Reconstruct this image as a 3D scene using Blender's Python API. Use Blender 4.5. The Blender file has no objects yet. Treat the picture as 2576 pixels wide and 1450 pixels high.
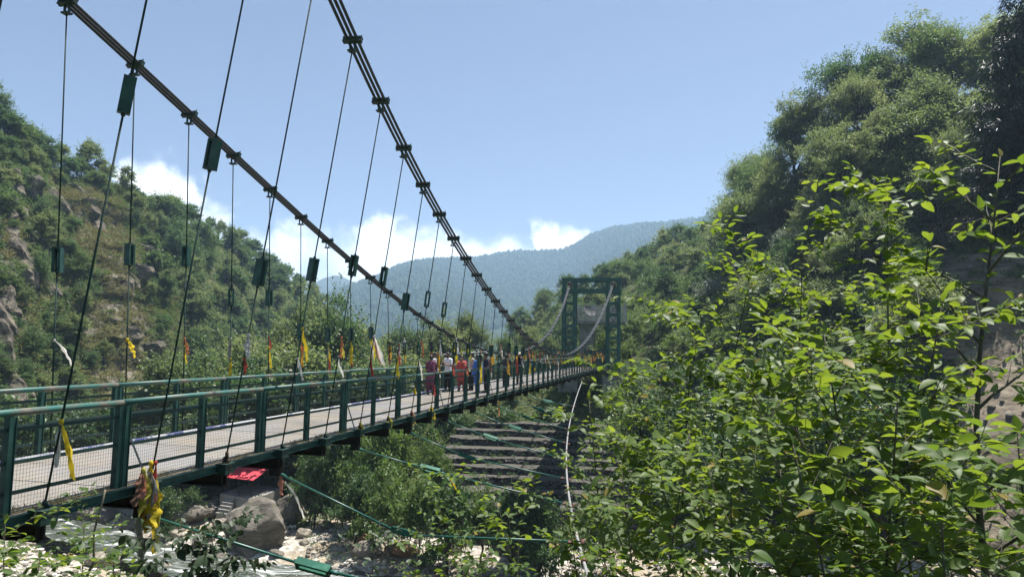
import bpy, math, random
import numpy as np
from mathutils import Vector, Matrix

R0 = random.Random(7)
scene = bpy.context.scene
col = scene.collection
PI = math.pi

# ---------------------------------------------------------------- camera model
F, IW, IH = 1750.0, 2575.0, 1450.0
PITCH, ROLL = math.radians(5.0), math.radians(1.0)
CAM = np.array([0.0, 0.0, 2.0])
_fw = np.array([0, math.cos(PITCH), math.sin(PITCH)])
_rt = np.array([1.0, 0, 0])
_up = np.cross(_rt, _fw)
CR = _rt * math.cos(ROLL) + _up * math.sin(ROLL)
CU = -_rt * math.sin(ROLL) + _up * math.cos(ROLL)

def ray(x, y):
    return (x - IW / 2) / F * CR - (y - IH / 2) / F * CU + _fw

def at(x, y, Y):
    """world point seen at photo position x, y at forward distance Y"""
    d = ray(x, y)
    return CAM + d * (Y / d[1])

def atz(x, y, z):
    d = ray(x, y)
    return CAM + d * ((z - CAM[2]) / d[2])

def proj(p):
    v = np.asarray(p, float) - CAM
    z = v @ _fw
    return IW / 2 + F * (v @ CR) / z, IH / 2 - F * (v @ CU) / z, z

camd = bpy.data.cameras.new('camera')
cam = bpy.data.objects.new('camera', camd)
col.objects.link(cam)
camd.sensor_width = 36
camd.lens = F / IW * 36
camd.clip_start = 0.05
camd.clip_end = 20000
M = Matrix(((CR[0], CU[0], -_fw[0], CAM[0]), (CR[1], CU[1], -_fw[1], CAM[1]), (CR[2], CU[2], -_fw[2], CAM[2]), (0, 0, 0, 1)))
cam.matrix_world = M
scene.camera = cam

# ---------------------------------------------------------------- materials
def new_mat(name):
    m = bpy.data.materials.new(name)
    m.use_nodes = True
    nt = m.node_tree
    nt.nodes.clear()
    out = nt.nodes.new('ShaderNodeOutputMaterial')
    return m, nt, out

def N(nt, t, **kw):
    n = nt.nodes.new('ShaderNode' + t)
    for k, v in kw.items():
        if k in n.inputs.keys() if isinstance(k, str) else False:
            n.inputs[k].default_value = v
        else:
            setattr(n, k, v)
    return n

def ramp(nt, src, stops):
    r = nt.nodes.new('ShaderNodeValToRGB')
    e = r.color_ramp.elements
    while len(e) > 1:
        e.remove(e[-1])
    e[0].position = stops[0][0]
    e[0].color = (*stops[0][1], 1)
    for p, c in stops[1:]:
        a = e.new(p)
        a.color = (*c, 1)
    nt.links.new(src, r.inputs[0])
    return r.outputs[0]

def noise(nt, scale, detail=4, rough=.55, vec=None, dist=0):
    n = nt.nodes.new('ShaderNodeTexNoise')
    n.inputs['Scale'].default_value = scale
    n.inputs['Detail'].default_value = detail
    n.inputs['Roughness'].default_value = rough
    n.inputs['Distortion'].default_value = dist
    if vec is not None:
        nt.links.new(vec, n.inputs['Vector'])
    return n.outputs['Fac']

def coord(nt, kind='Object'):
    return nt.nodes.new('ShaderNodeTexCoord').outputs[kind]

def geopos(nt):
    return nt.nodes.new('ShaderNodeNewGeometry').outputs['Position']

def bsdf(nt, out, rough=.5, metal=0, spec=.5):
    b = nt.nodes.new('ShaderNodeBsdfPrincipled')
    b.inputs['Roughness'].default_value = rough
    b.inputs['Metallic'].default_value = metal
    b.inputs['Specular IOR Level'].default_value = spec
    nt.links.new(b.outputs[0], out.inputs['Surface'])
    return b

def bump(nt, b, h, strength=.3, dist=.02):
    bp = nt.nodes.new('ShaderNodeBump')
    bp.inputs['Strength'].default_value = strength
    bp.inputs['Distance'].default_value = dist
    nt.links.new(h, bp.inputs['Height'])
    nt.links.new(bp.outputs[0], b.inputs['Normal'])

def noisy(name, stops, scale=3, rough=.6, metal=0, spec=.4, bumpd=0, detail=5, world=False, bscale=None, dist=0):
    m, nt, out = new_mat(name)
    b = bsdf(nt, out, rough, metal, spec)
    v = geopos(nt) if world else coord(nt)
    f = noise(nt, scale, detail, .6, v, dist)
    nt.links.new(ramp(nt, f, stops), b.inputs['Base Color'])
    if bumpd:
        bump(nt, b, noise(nt, bscale or scale * 4, 5, .65, v), .8, bumpd)
    return m

def mix_color(nt, fac, a, b_):
    mx = nt.nodes.new('ShaderNodeMix')
    mx.data_type = 'RGBA'
    nt.links.new(fac, mx.inputs[0])
    for sock, val in ((6, a), (7, b_)):
        if isinstance(val, tuple):
            mx.inputs[sock].default_value = (*val, 1)
        else:
            nt.links.new(val, mx.inputs[sock])
    return mx.outputs[2]

def math_node(nt, op, a, b_=None, clamp=False):
    n = nt.nodes.new('ShaderNodeMath')
    n.operation = op
    n.use_clamp = clamp
    for i, v in enumerate((a, b_)):
        if v is None:
            continue
        if isinstance(v, (int, float)):
            n.inputs[i].default_value = v
        else:
            nt.links.new(v, n.inputs[i])
    return n.outputs[0]

def leaf_mat(name, c1, c2, c3, trans=.35, rough=.45, spec=.35, scale=.6, tcol=None, odd=None):
    """foliage: colour varies per object and through the crown, part of the light passes through"""
    m, nt, out = new_mat(name)
    b = nt.nodes.new('ShaderNodeBsdfPrincipled')
    b.inputs['Roughness'].default_value = rough
    b.inputs['Specular IOR Level'].default_value = spec
    rnd = nt.nodes.new('ShaderNodeObjectInfo').outputs['Random']
    isl = nt.nodes.new('ShaderNodeNewGeometry').outputs['Random Per Island']
    f = math_node(nt, 'ADD', math_node(nt, 'MULTIPLY', rnd, .55), math_node(nt, 'MULTIPLY', isl, .45))
    c = ramp(nt, f, [(0, c1), (.5, c2), (1, c3)])
    if odd: c = mix_color(nt, math_node(nt, 'GREATER_THAN', isl, .972), c, odd)
    nt.links.new(c, b.inputs['Base Color'])
    t = nt.nodes.new('ShaderNodeBsdfTranslucent')
    if tcol is None:
        hs = nt.nodes.new('ShaderNodeHueSaturation')
        hs.inputs['Hue'].default_value = .495
        hs.inputs['Saturation'].default_value = 1.15
        hs.inputs['Value'].default_value = 1.65
        nt.links.new(c, hs.inputs['Color'])
        nt.links.new(hs.outputs[0], t.inputs['Color'])
    else:
        nt.links.new(ramp(nt, isl, [(0, tcol[0]), (1, tcol[1])]), t.inputs['Color'])
    mx = nt.nodes.new('ShaderNodeMixShader')
    mx.inputs[0].default_value = trans
    nt.links.new(b.outputs[0], mx.inputs[1])
    nt.links.new(t.outputs[0], mx.inputs[2])
    nt.links.new(mx.outputs[0], out.inputs['Surface'])
    return m

def cloth_mat(name, c, trans=.3, rough=.85, var=.75):
    m, nt, out = new_mat(name)
    b = nt.nodes.new('ShaderNodeBsdfPrincipled')
    b.inputs['Roughness'].default_value = rough
    b.inputs['Specular IOR Level'].default_value = .15
    f = noise(nt, 7, 6, .65, coord(nt), .6)
    fade = tuple(.55 * x + .45 * .42 for x in c)
    cc = ramp(nt, f, [(.28, tuple(x * var * .6 for x in c)), (.45, c), (.6, c), (.74, fade)])
    nt.links.new(cc, b.inputs['Base Color'])
    t = nt.nodes.new('ShaderNodeBsdfTranslucent')
    nt.links.new(cc, t.inputs['Color'])
    mx = nt.nodes.new('ShaderNodeMixShader')
    mx.inputs[0].default_value = trans
    nt.links.new(b.outputs[0], mx.inputs[1])
    nt.links.new(t.outputs[0], mx.inputs[2])
    nt.links.new(mx.outputs[0], out.inputs['Surface'])
    return m

MAT = {}
MAT['green'] = noisy('green_paint', [(.25, (.009, .030, .027)), (.52, (.016, .062, .050)), (.62, (.024, .082, .066)), (.68, (.05, .06, .045)), (.76, (.085, .05, .03))], 5, .55, 0, .35, .002)
MAT['green_dark'] = noisy('dark_green_paint', [(.3, (.010, .022, .020)), (.6, (.014, .045, .036)), (.75, (.04, .026, .018))], 4, .55, 0, .35, .002)
MAT['green_bright'] = noisy('bright_green_paint', [(.3, (.012, .075, .05)), (.6, (.02, .12, .08)), (.74, (.07, .19, .14)), (.85, (.10, .07, .04))], 7, .6, 0, .25, .001)
MAT['tower_green'] = noisy('tower_green_paint', [(.3, (.008, .055, .04)), (.6, (.014, .095, .068)), (.85, (.03, .12, .09))], 1.5, .5, 0, .4)
MAT['rail'] = noisy('worn_rail_paint', [(.30, (.018, .085, .075)), (.46, (.035, .12, .10)), (.58, (.10, .105, .085)), (.70, (.19, .165, .13)), (.80, (.12, .08, .055))], 2.2, .5, 0, .4, .001, dist=.6)
MAT['rust'] = noisy('rusty_beam', [(.3, (.012, .011, .010)), (.55, (.03, .024, .02)), (.7, (.07, .04, .025))], 5, .8, 0, .2, .003)
MAT['rust_red'] = noisy('rust_red_metal', [(.3, (.05, .015, .01)), (.7, (.12, .04, .025))], 6, .75)
MAT['steel'] = noisy('cable_steel', [(.3, (.024, .026, .034)), (.7, (.065, .07, .088))], 30, .6, .2, .35)
MAT['rod'] = noisy('hanger_rod_paint', [(.3, (.008, .026, .022)), (.7, (.016, .04, .036))], 12, .7, 0, .2)
MAT['guy_rod'] = noisy('guy_rod_paint', [(.3, (.01, .07, .055)), (.7, (.03, .14, .11))], 9, .4, 0, .5)
MAT['guy_steel'] = noisy('galvanised_cable', [(.3, (.17, .17, .17)), (.7, (.28, .28, .27))], 8, .6, .1, .5)
MAT['wire'] = noisy('fence_wire', [(.3, (.02, .02, .018)), (.7, (.05, .04, .035))], 8, .6, .2)
MAT['bar'] = noisy('rail_bar_paint', [(.3, (.012, .035, .03)), (.55, (.02, .05, .042)), (.7, (.07, .035, .025))], 3, .6)
MAT['red_roof'] = noisy('red_tin_roof', [(.3, (.40, .035, .05)), (.7, (.50, .06, .08))], 2, .75, 0, .2)
MAT['concrete'] = noisy('weathered_concrete', [(.3, (.16, .155, .14)), (.55, (.26, .25, .23)), (.75, (.33, .32, .29))], 1.3, .9, 0, .2, .01)
MAT['tin'] = noisy('old_tin_sheet', [(.3, (.20, .13, .11)), (.6, (.30, .21, .18)), (.8, (.35, .30, .27))], 1.2, .6, .1)
MAT['grey_tin'] = noisy('grey_tin_sheet', [(.3, (.30, .30, .31)), (.7, (.48, .48, .48))], 1.2, .5, .2)
MAT['bark'] = noisy('bark', [(.3, (.035, .028, .022)), (.6, (.075, .062, .05)), (.8, (.12, .105, .085))], 9, .9, 0, .1, .01)
MAT['bark_pale'] = noisy('pale_bark', [(.3, (.10, .085, .055)), (.6, (.20, .175, .12)), (.8, (.28, .25, .19))], 12, .8, 0, .2, .004)
MAT['bark_sap'] = noisy('sapling_bark', [(.3, (.03, .03, .02)), (.55, (.075, .07, .045)), (.8, (.17, .16, .11))], 10, .7, 0, .3, .004)
MAT['pipe'] = noisy('blue_white_pipe', [(.4, (.55, .56, .58)), (.5, (.55, .56, .58)), (.55, (.08, .09, .25))], 1.2, .4)
MAT['asphalt'] = noisy('dark_rock', [(.3, (.05, .045, .04)), (.7, (.12, .11, .1))], 3, .9)

def deck_material():
    m, nt, out = new_mat('chequer_plate_deck')
    b = bsdf(nt, out, .55, .1, .4)
    v = coord(nt)
    f = noise(nt, .8, 6, .6, v)
    base = ramp(nt, f, [(.3, (.165, .147, .122)), (.5, (.225, .206, .178)), (.7, (.265, .247, .22))])
    vo = nt.nodes.new('ShaderNodeTexVoronoi')
    vo.inputs['Scale'].default_value = 9
    nt.links.new(v, vo.inputs['Vector'])
    spk = math_node(nt, 'LESS_THAN', vo.outputs['Distance'], .16)
    patch = ramp(nt, noise(nt, .35, 3, .5, v), [(.45, (0, 0, 0)), (.6, (1, 1, 1))])
    blue = mix_color(nt, math_node(nt, 'MULTIPLY', spk, .6), base, (.12, .13, .17))
    sand = mix_color(nt, ramp(nt, noise(nt, .5, 5, .6, v), [(.5, (0, 0, 0)), (.66, (.6, .6, .6))]), blue, (.28, .225, .15))
    cool = mix_color(nt, math_node(nt, 'MULTIPLY', patch, .5), sand, (.215, .222, .24))
    nt.links.new(cool, b.inputs['Base Color'])
    ck = nt.nodes.new('ShaderNodeTexChecker')
    ck.inputs['Scale'].default_value = 24
    nt.links.new(v, ck.inputs['Vector'])
    bump(nt, b, ck.outputs['Fac'], .35, .004)
    return m
MAT['deck'] = deck_material()
MAT['dust'] = noisy('dusty_kerb', [(.3, (.18, .14, .09)), (.55, (.26, .21, .145)), (.75, (.31, .265, .2))], 2.5, .95, 0, .1, .01)

def rock_material(name, tint=(1, 1, 1), sc=.5):
    m, nt, out = new_mat(name)
    b = bsdf(nt, out, .9, 0, .2)
    v = coord(nt)
    mp = nt.nodes.new('ShaderNodeMapping')
    mp.inputs['Scale'].default_value = (1, 1, 2.6)
    mp.inputs['Rotation'].default_value = (.5, .3, 0)
    nt.links.new(v, mp.inputs['Vector'])
    f = noise(nt, sc, 9, .62, mp.outputs[0], .8)
    t = lambda c: tuple(a * q for a, q in zip(c, tint))
    c = ramp(nt, f, [(.3, t((.045, .042, .036))), (.42, t((.115, .108, .093))), (.54, t((.175, .165, .145))), (.75, t((.26, .245, .215)))])
    lich = ramp(nt, noise(nt, sc * 5, 4, .6, v), [(.58, (0, 0, 0)), (.7, (.7, .7, .7))])
    nt.links.new(mix_color(nt, lich, c, t((.14, .14, .085))), b.inputs['Base Color'])
    bump(nt, b, noise(nt, sc * 6, 8, .7, mp.outputs[0], .5), 1, .12)
    return m
MAT['rock'] = rock_material('river_boulder', (1.05, 1, .95))
MAT['rock_pale'] = rock_material('pale_river_stone', (1.7, 1.6, 1.5), 1)
MAT['rock_rust'] = rock_material('rust_stained_stone', (1.7, 1.15, .75), 1)

# leaf materials
MAT['leaf_hill'] = leaf_mat('hill_foliage', (.046, .088, .032), (.074, .122, .042), (.11, .155, .054), .45)
MAT['leaf_hill2'] = leaf_mat('olive_foliage', (.092, .130, .052), (.13, .168, .066), (.178, .208, .085), .5)
MAT['leaf_bright'] = leaf_mat('bright_foliage', (.078, .13, .038), (.11, .165, .048), (.145, .195, .06), .42)
MAT['leaf_silver'] = leaf_mat('silvery_foliage', (.10, .13, .085), (.15, .18, .12), (.21, .24, .18), .25, .4, .5)
MAT['leaf_conifer'] = leaf_mat('conifer_foliage', (.012, .022, .014), (.018, .030, .018), (.026, .038, .022), .15)
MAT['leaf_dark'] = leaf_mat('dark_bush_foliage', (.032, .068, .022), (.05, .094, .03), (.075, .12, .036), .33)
MAT['leaf_near'] = leaf_mat('sapling_leaf', (.048, .092, .024), (.072, .120, .030), (.104, .152, .040), .42, .50, .28, tcol=((.14, .235, .018), (.31, .40, .035)), odd=(.20, .15, .035))
MAT['leaf_shade'] = leaf_mat('shade_painted_leaf', (.020, .036, .016), (.028, .05, .02), (.04, .065, .024), .15, .5, .3)  # sapling leaf darkened, with less light let through, to paint in shade
MAT['grass_dry'] = leaf_mat('dry_grass', (.115, .12, .05), (.165, .16, .068), (.225, .205, .10), .25, .8, .1)
MAT['grass_green'] = leaf_mat('fresh_grass', (.07, .11, .025), (.10, .15, .035), (.14, .19, .05), .3, .7, .2)
MAT['far_wood'] = leaf_mat('far_wood', (.024, .048, .026), (.036, .064, .032), (.055, .09, .042), .1, .8, .1)

for nm, c, tr in (('yellow', (.66, .50, .04), .35), ('gold', (.60, .34, .05), .3), ('white', (.64, .62, .58), .35), ('red', (.42, .08, .06), .3), ('orange', (.55, .22, .10), .3),
                  ('pink', (.62, .27, .20), .3), ('olive', (.48, .44, .08), .3), ('grey', (.30, .29, .26), .2), ('brown', (.16, .10, .07), .2), ('black', (.012, .012, .013), .05),
                  ('lace', (.60, .60, .55), .45)):
    MAT['c_' + nm] = cloth_mat('cloth_' + nm, c, tr)

# ---------------------------------------------------------------- mesh helpers
def mesh_np(name, V, Fq, mat, smooth=False, attr=None):
    """one mesh from numpy arrays; Fq is an (n, 3|4) index array or a list of them"""
    me = bpy.data.meshes.new(name)
    V = np.asarray(V, np.float32)
    Fl = Fq if isinstance(Fq, list) else [Fq]
    Fl = [np.asarray(f, np.int32) for f in Fl if len(f)]
    me.vertices.add(len(V))
    me.vertices.foreach_set('co', V.ravel())
    nl = sum(f.size for f in Fl)
    nf = sum(len(f) for f in Fl)
    me.loops.add(nl)
    me.loops.foreach_set('vertex_index', np.concatenate([f.ravel() for f in Fl]))
    me.polygons.add(nf)
    tot = np.concatenate([np.full(len(f), f.shape[1], np.int32) for f in Fl])
    st = np.concatenate([[0], np.cumsum(tot)[:-1]]).astype(np.int32)
    me.polygons.foreach_set('loop_start', st)
    me.polygons.foreach_set('use_smooth', np.full(nf, bool(smooth)))
    if attr:
        for k, vals in attr.items():
            a = me.attributes.new(k, 'FLOAT', 'POINT')
            a.data.foreach_set('value', np.asarray(vals, np.float32))
    me.update(calc_edges=True)
    me.validate()
    if mat is not None:
        me.materials.append(mat)
    return me

def link(name, me, parent=None, loc=None):
    o = bpy.data.objects.new(name, me)
    col.objects.link(o)
    if parent is not None:
        o.parent = parent
    if loc is not None:
        o.location = loc
    return o

def tag(o, label=None, cat=None, group=None, kind=None):
    for k, v in (('label', label), ('category', cat), ('group', group), ('kind', kind)):
        if v:
            o[k] = v
    return o

def empty(name, loc, label, cat, group=None):
    o = bpy.data.objects.new(name, None)
    col.objects.link(o)
    o.location = loc
    o.empty_display_size = .2
    return tag(o, label, cat, group)

def nz(v):
    v = np.asarray(v, float)
    return v / max(1e-9, np.linalg.norm(v))

class MB:
    """collects boxes, tubes and quads; build() links them as one mesh object"""
    def __init__(self):
        self.V, self.Q, self.T, self.n = [], [], [], 0
    def add(self, V, Q=(), T=()):
        self.V.append(np.asarray(V, float))
        if len(Q): self.Q.append(np.asarray(Q, int) + self.n)
        if len(T): self.T.append(np.asarray(T, int) + self.n)
        self.n += len(V)
    def box(self, c, s, ax=None):
        A = np.eye(3) if ax is None else np.asarray(ax, float)
        h = np.array(s, float) / 2
        P = [np.asarray(c, float) + A.T @ (h * np.array(k)) for k in ((-1, -1, -1), (1, -1, -1), (1, 1, -1), (-1, 1, -1), (-1, -1, 1), (1, -1, 1), (1, 1, 1), (-1, 1, 1))]
        self.add(P, [(3, 2, 1, 0), (4, 5, 6, 7), (0, 1, 5, 4), (1, 2, 6, 5), (2, 3, 7, 6), (3, 0, 4, 7)])
    def bar(self, a, b, w, h, upv=(0, 0, 1)):
        a, b = np.asarray(a, float), np.asarray(b, float)
        x = nz(b - a)
        y = np.cross(np.asarray(upv, float), x)
        y = nz(y) if np.linalg.norm(y) > 1e-4 else nz(np.cross((1, .3, 0), x))
        z = np.cross(x, y)
        self.box((a + b) / 2, (np.linalg.norm(b - a), w, h), (x, y, z))
    def tube(self, pts, r, n=8, cap=True):
        pts = np.asarray(pts, float)
        k = len(pts)
        r = np.broadcast_to(np.asarray(r, float), (k,))
        tg = np.gradient(pts, axis=0) if k > 2 else np.repeat([pts[-1] - pts[0]], k, 0)
        ref = np.array((0, 0, 1.0))
        if abs(nz(tg[0]) @ ref) > .9: ref = np.array((1.0, 0, 0))
        V = []
        a = np.arange(n) * 2 * PI / n
        for p, t, rr in zip(pts, tg, r):
            t = nz(t)
            s = nz(np.cross(ref, t))
            q = np.cross(t, s)
            ref = nz(ref - t * (ref @ t)) if np.linalg.norm(ref - t * (ref @ t)) > 1e-3 else q
            V.append(p + rr * (np.cos(a)[:, None] * s + np.sin(a)[:, None] * q))
        V = np.concatenate(V)
        Q = []
        for i in range(k - 1):
            for j in range(n):
                j2 = (j + 1) % n
                Q.append((i * n + j, i * n + j2, (i + 1) * n + j2, (i + 1) * n + j))
        T = []
        if cap:
            c0, c1 = len(V), len(V) + 1
            V = np.concatenate([V, [pts[0]], [pts[-1]]])
            for j in range(n):
                j2 = (j + 1) % n
                T += [(c0, j2, j), (c1, (k - 1) * n + j, (k - 1) * n + j2)]
        self.add(V, Q, T)
    def ellipsoid(self, c, r, nu=10, nv=6, ax=None):
        A = np.eye(3) if ax is None else np.asarray(ax, float)
        V = []
        for i in range(nv + 1):
            t = PI * i / nv
            for j in range(nu):
                p = 2 * PI * j / nu
                V.append(np.asarray(c, float) + A.T @ (np.array((math.sin(t) * math.cos(p), math.sin(t) * math.sin(p), math.cos(t))) * r))
        Q = [(i * nu + j, (i + 1) * nu + j, (i + 1) * nu + (j + 1) % nu, i * nu + (j + 1) % nu) for i in range(nv) for j in range(nu)]
        self.add(V, Q)
    def mesh(self, name, mat, smooth=False, off=None):
        V = np.concatenate(self.V)
        if off is not None: V = V - np.asarray(off, float)
        f = []
        if self.Q: f.append(np.concatenate(self.Q))
        if self.T: f.append(np.concatenate(self.T))
        return mesh_np(name, V, f, mat, smooth)
    def build(self, name, mat, parent=None, smooth=False, local=False):
        off = None if (local or parent is None) else world_loc(parent)
        return link(name, self.mesh(name, mat, smooth, off), parent)

def world_loc(o):
    p = np.zeros(3)
    while o is not None:
        p = p + np.array(o.location)
        o = o.parent
    return p

ONES = 'zeroth first second third fourth fifth sixth seventh eighth ninth tenth eleventh twelfth thirteenth fourteenth fifteenth sixteenth seventeenth eighteenth nineteenth'.split()
TENS = {2: ('twentieth', 'twenty'), 3: ('thirtieth', 'thirty'), 4: ('fortieth', 'forty'), 5: ('fiftieth', 'fifty'), 6: ('sixtieth', 'sixty'), 7: ('seventieth', 'seventy'), 8: ('eightieth', 'eighty'), 9: ('ninetieth', 'ninety')}
def ordw(n):
    if n < 20: return ONES[n]
    if n >= 100: return ('hundredth' if n == 100 else 'hundred and ' + ordw(n - 100))
    a, b = divmod(n, 10)
    return TENS[a][0] if b == 0 else TENS[a][1] + '-' + ONES[b]

def rng(seed): return np.random.default_rng(seed)

def unit_rows(A):
    return A / np.maximum(1e-9, np.linalg.norm(A, axis=1))[:, None]

def leaf_arrays(P, D, Nn, L, Wd, detail=0, curl=.15, fold=.12):
    """leaf blades: detail 0 = a folded diamond, 1 = ovate blade of 10 quads, curled and folded on the midrib"""
    P, D, Nn = np.asarray(P), unit_rows(np.asarray(D)), np.asarray(Nn)
    S = unit_rows(np.cross(D, Nn))
    Nn = np.cross(S, D)
    L = np.broadcast_to(np.asarray(L, float), (len(P),))[:, None]
    Wd = np.broadcast_to(np.asarray(Wd, float), (len(P),))[:, None]
    if detail == 0:
        v0 = P
        v2 = P + D * L - Nn * L * curl
        v1 = P + D * L * .48 + S * Wd / 2 - Nn * L * curl * .2
        v3 = P + D * L * .48 - S * Wd / 2 - Nn * L * curl * .2
        V = np.stack([v0, v1, v2, v3], 1).reshape(-1, 3)
        Q = np.arange(len(P))[:, None] * 4 + np.arange(4)[None, :]
        return V, Q
    ts = np.array([0, .12, .3, .52, .75, .92, 1.0])
    ws = np.array([.0, .52, .92, 1.0, .72, .3, .0])
    rows = []
    cu = np.broadcast_to(np.asarray(curl, float), (len(P),))[:, None]
    for t, w in zip(ts, ws):
        for s in (-1, 0, 1):
            rows.append(P + D * L * t + S * Wd / 2 * w * s + Nn * (Wd * fold * abs(s) * w - L * cu * t * t))
    V = np.stack(rows, 1)
    k = V.shape[1]
    q = []
    for i in range(len(ts) - 1):
        for j in range(2):
            q.append((i * 3 + j, i * 3 + j + 1, (i + 1) * 3 + j + 1, (i + 1) * 3 + j))
    Q = (np.arange(len(P))[:, None, None] * k + np.array(q)[None]).reshape(-1, 4)
    return V.reshape(-1, 3), Q
# ---------------------------------------------------------------- bridge frame
_vp = ray(1673, 885)
AZ = math.atan2(_vp[0], _vp[1])
BU = np.array([math.sin(AZ), math.cos(AZ), 0])      # along the deck, away from the camera
BT = np.array([math.cos(AZ), -math.sin(AZ), 0])     # across the deck, towards the camera's side
BZ = np.array([0, 0, 1.0])
HW = 1.65
BO = atz(90, 1280.5, 0) - BT * HW
LP = 1.755                                          # hanger spacing
NT = 46                                             # hanger number at the far tower

def B(s, q, z):
    return BO + BU * s + BT * q + BZ * z

def onplane(x, y, s):
    d = ray(x, y)
    p = BO + BU * s
    w = CAM + d * (((p - CAM) @ BU) / (d @ BU)) - p
    return w @ BT, w[2]

near_px = {3: (880, 110), 4: (953, 250), 5: (1014, 365), 6: (1065, 462), 7: (1108.5, 538), 8: (1142, 600), 9: (1173.5, 649.5), 10: (1203.5, 694.4), 11: (1227, 731), 12: (1250, 761), 13: (1270, 788)}
far_px = {2: (183, 8), 3: (347, 155), 4: (475, 285), 5: (582, 392), 6: (674, 478), 7: (752, 545), 8: (823.6, 609.4), 9: (877, 656), 10: (927, 696), 11: (972, 732.6), 12: (1013.6, 762.6), 13: (1047, 787.6), 14: (1080, 809), 15: (1113.5, 829), 16: (1140, 844), 17: (1167, 857.6)}
near_tail = [(1287.5, 807.7), (1321, 846), (1354, 872.6), (1387.5, 889), (1417.5, 894), (1447, 882.6), (1477.5, 852.6), (1507, 802.7), (1527.5, 756), (1542.5, 709.4)]
far_tail = [(1287.5, 886), (1321, 879), (1354, 862.6), (1381, 836), (1401, 802.7), (1417.5, 766), (1432.5, 712.7)]
KN, KF = .86, .62
_nq = lambda n: 1.74 + KN * max(0, (n - 22) / 22) ** 1.6
_fq = lambda n: -2.33 - KF * max(0, (n - 22) / 22) ** 1.6

def _cable(px, tail, qf, flip):
    K, Qs, Zs = [], [], []
    for n, p in px.items():
        q, z = onplane(*p, n * LP)
        K.append(n); Qs.append(q); Zs.append(z)
    for p in tail:
        best = None
        for n in np.arange(12, 52, .02):
            q, z = onplane(*p, n * LP)
            e = abs(q - qf(n))
            if best is None or e < best[0]: best = (e, n, q, z)
        K.append(best[1]); Qs.append(qf(best[1])); Zs.append(best[3])
    o = np.argsort(K)
    K, Qs, Zs = np.array(K)[o], np.array(Qs)[o], np.array(Zs)[o]
    cz, cq = np.polyfit(K, Zs, 6), np.polyfit(K, Qs, 3)
    n0 = K[0]
    return (lambda n: float(np.polyval(cz, n)) if n >= n0 else float(np.polyval(cz, n0) + (np.polyval(cz, n0) - np.polyval(cz, n0 + 1)) * (n0 - n) * 1.06),
            lambda n: float(np.polyval(cq, n)) if n >= n0 else float(np.polyval(cq, n0) + (np.polyval(cq, n0) - np.polyval(cq, n0 + 1)) * (n0 - n)), K[-1])
for KN in np.arange(.3, 1.6, .04):       # both cables reach the tower at the same station
    zN, qN, eN = _cable(near_px, near_tail, _nq, 1)
    if eN < 46.3: break
for KF in np.arange(.1, 1.6, .04):
    zFar, qFar, eF = _cable(far_px, far_tail, _fq, -1)
    if eF > 45.9: break
print('cable ends', eN, eF, KN, KF, [round(zN(k), 2) for k in range(-1, 45, 5)], [round(zFar(k), 2) for k in range(-1, 45, 5)], [round(qN(k), 2) for k in range(0, 45, 6)], [round(qFar(k), 2) for k in range(0, 45, 6)])
NT = (eN + eF) / 2
ST = NT * LP                                        # station of the far tower
AX = (BU, BT, BZ)

# ---------------------------------------------------------------- deck
S0, S1 = -3.6, ST + 2
deck = empty('bridge_deck', B(0, 0, 0), 'long pale chequer-plate footbridge deck on dark steel cross-beams', 'bridge deck')
m = MB()
for k in range(int((S1 - S0) / 1.25) + 1):          # plates butted end to end with a narrow joint
    a, b = S0 + k * 1.25, min(S1, S0 + k * 1.25 + 1.232)
    if b - a > .3: m.box(B((a + b) / 2, 0, -.03 + R0.uniform(-.004, .004)), (b - a, 3.0, .06), AX)
m.build('deck_plate', MAT['deck'], deck)
for sgn in (1, -1):
    m = MB()
    k = 0
    s = S0
    while s < S1:
        e = min(S1, s + 1.84)
        m.box(B((s + e) / 2, sgn * 1.57, -.035 + R0.uniform(-.012, .010)), (e - s, .16, .07), AX)
        s += 1.85
    m.build('dusty_kerb', MAT['dust'], deck)
    m = MB()
    m.box(B((S0 + S1) / 2, sgn * 1.665, -.062), (S1 - S0, .03, .10), AX)
    m.box(B((S0 + S1) / 2, sgn * 1.685, -.006), (S1 - S0, .08, .010), AX)
    m.box(B((S0 + S1) / 2, sgn * 1.685, -.118), (S1 - S0, .08, .010), AX)
    m.build('edge_beam', MAT['green'], deck)
m = MB()
for q in (-1.1, 0, 1.1): m.box(B((S0 + S1) / 2, q, -.11), (S1 - S0, .08, .09), AX)
m.build('stringers', MAT['rust'], deck)
m = MB()
m.tube([B(S0, -1.42, .045), B(S1, -1.42, .045)], .04, 8)
m.build('kerb_pipe', MAT['pipe'], deck, True)
cb = None
NH = int(NT) - 1
for n in range(-1, NH + 1):
    if cb is None:
        m = MB()
        o3 = np.zeros(3)
        W2 = 1.80
        m.box(BZ * -.165, (.15, 2 * W2, .022), AX)
        m.box(BZ * -.345, (.15, 2 * W2, .022), AX)
        m.box(BZ * -.255, (.02, 2 * W2, .158), AX)
        for q in (-1.74, -.9, 0, .9, 1.74): m.box(BT * q + BZ * -.255, (.13, .015, .157), AX)
        cbm = m.mesh('cross_beam', MAT['rust'])
        m = MB()
        m.box(BZ * -.078, (.24, .17, .15), AX)
        m.box(BZ * .010, (.27, .20, .020), AX)
        m.box(BZ * .04 + BU * .05, (.05, .08, .04), AX)
        epm = m.mesh('hanger_seat', MAT['green_dark'])
        m = MB()
        m.box(BZ * -.415, (.16, .20, .12), AX)
        lpm = m.mesh('guy_lug', MAT['rust'])
        cb = True
    c = link('cross_beam', cbm, deck, BU * n * LP)
    for q in (W2 - .03, -W2 + .03): link('hanger_seat', epm, c, BT * q)
    if n % 2:
        for q in (W2 - .12, -W2 + .12): link('guy_lug', lpm, c, BT * q)

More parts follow.
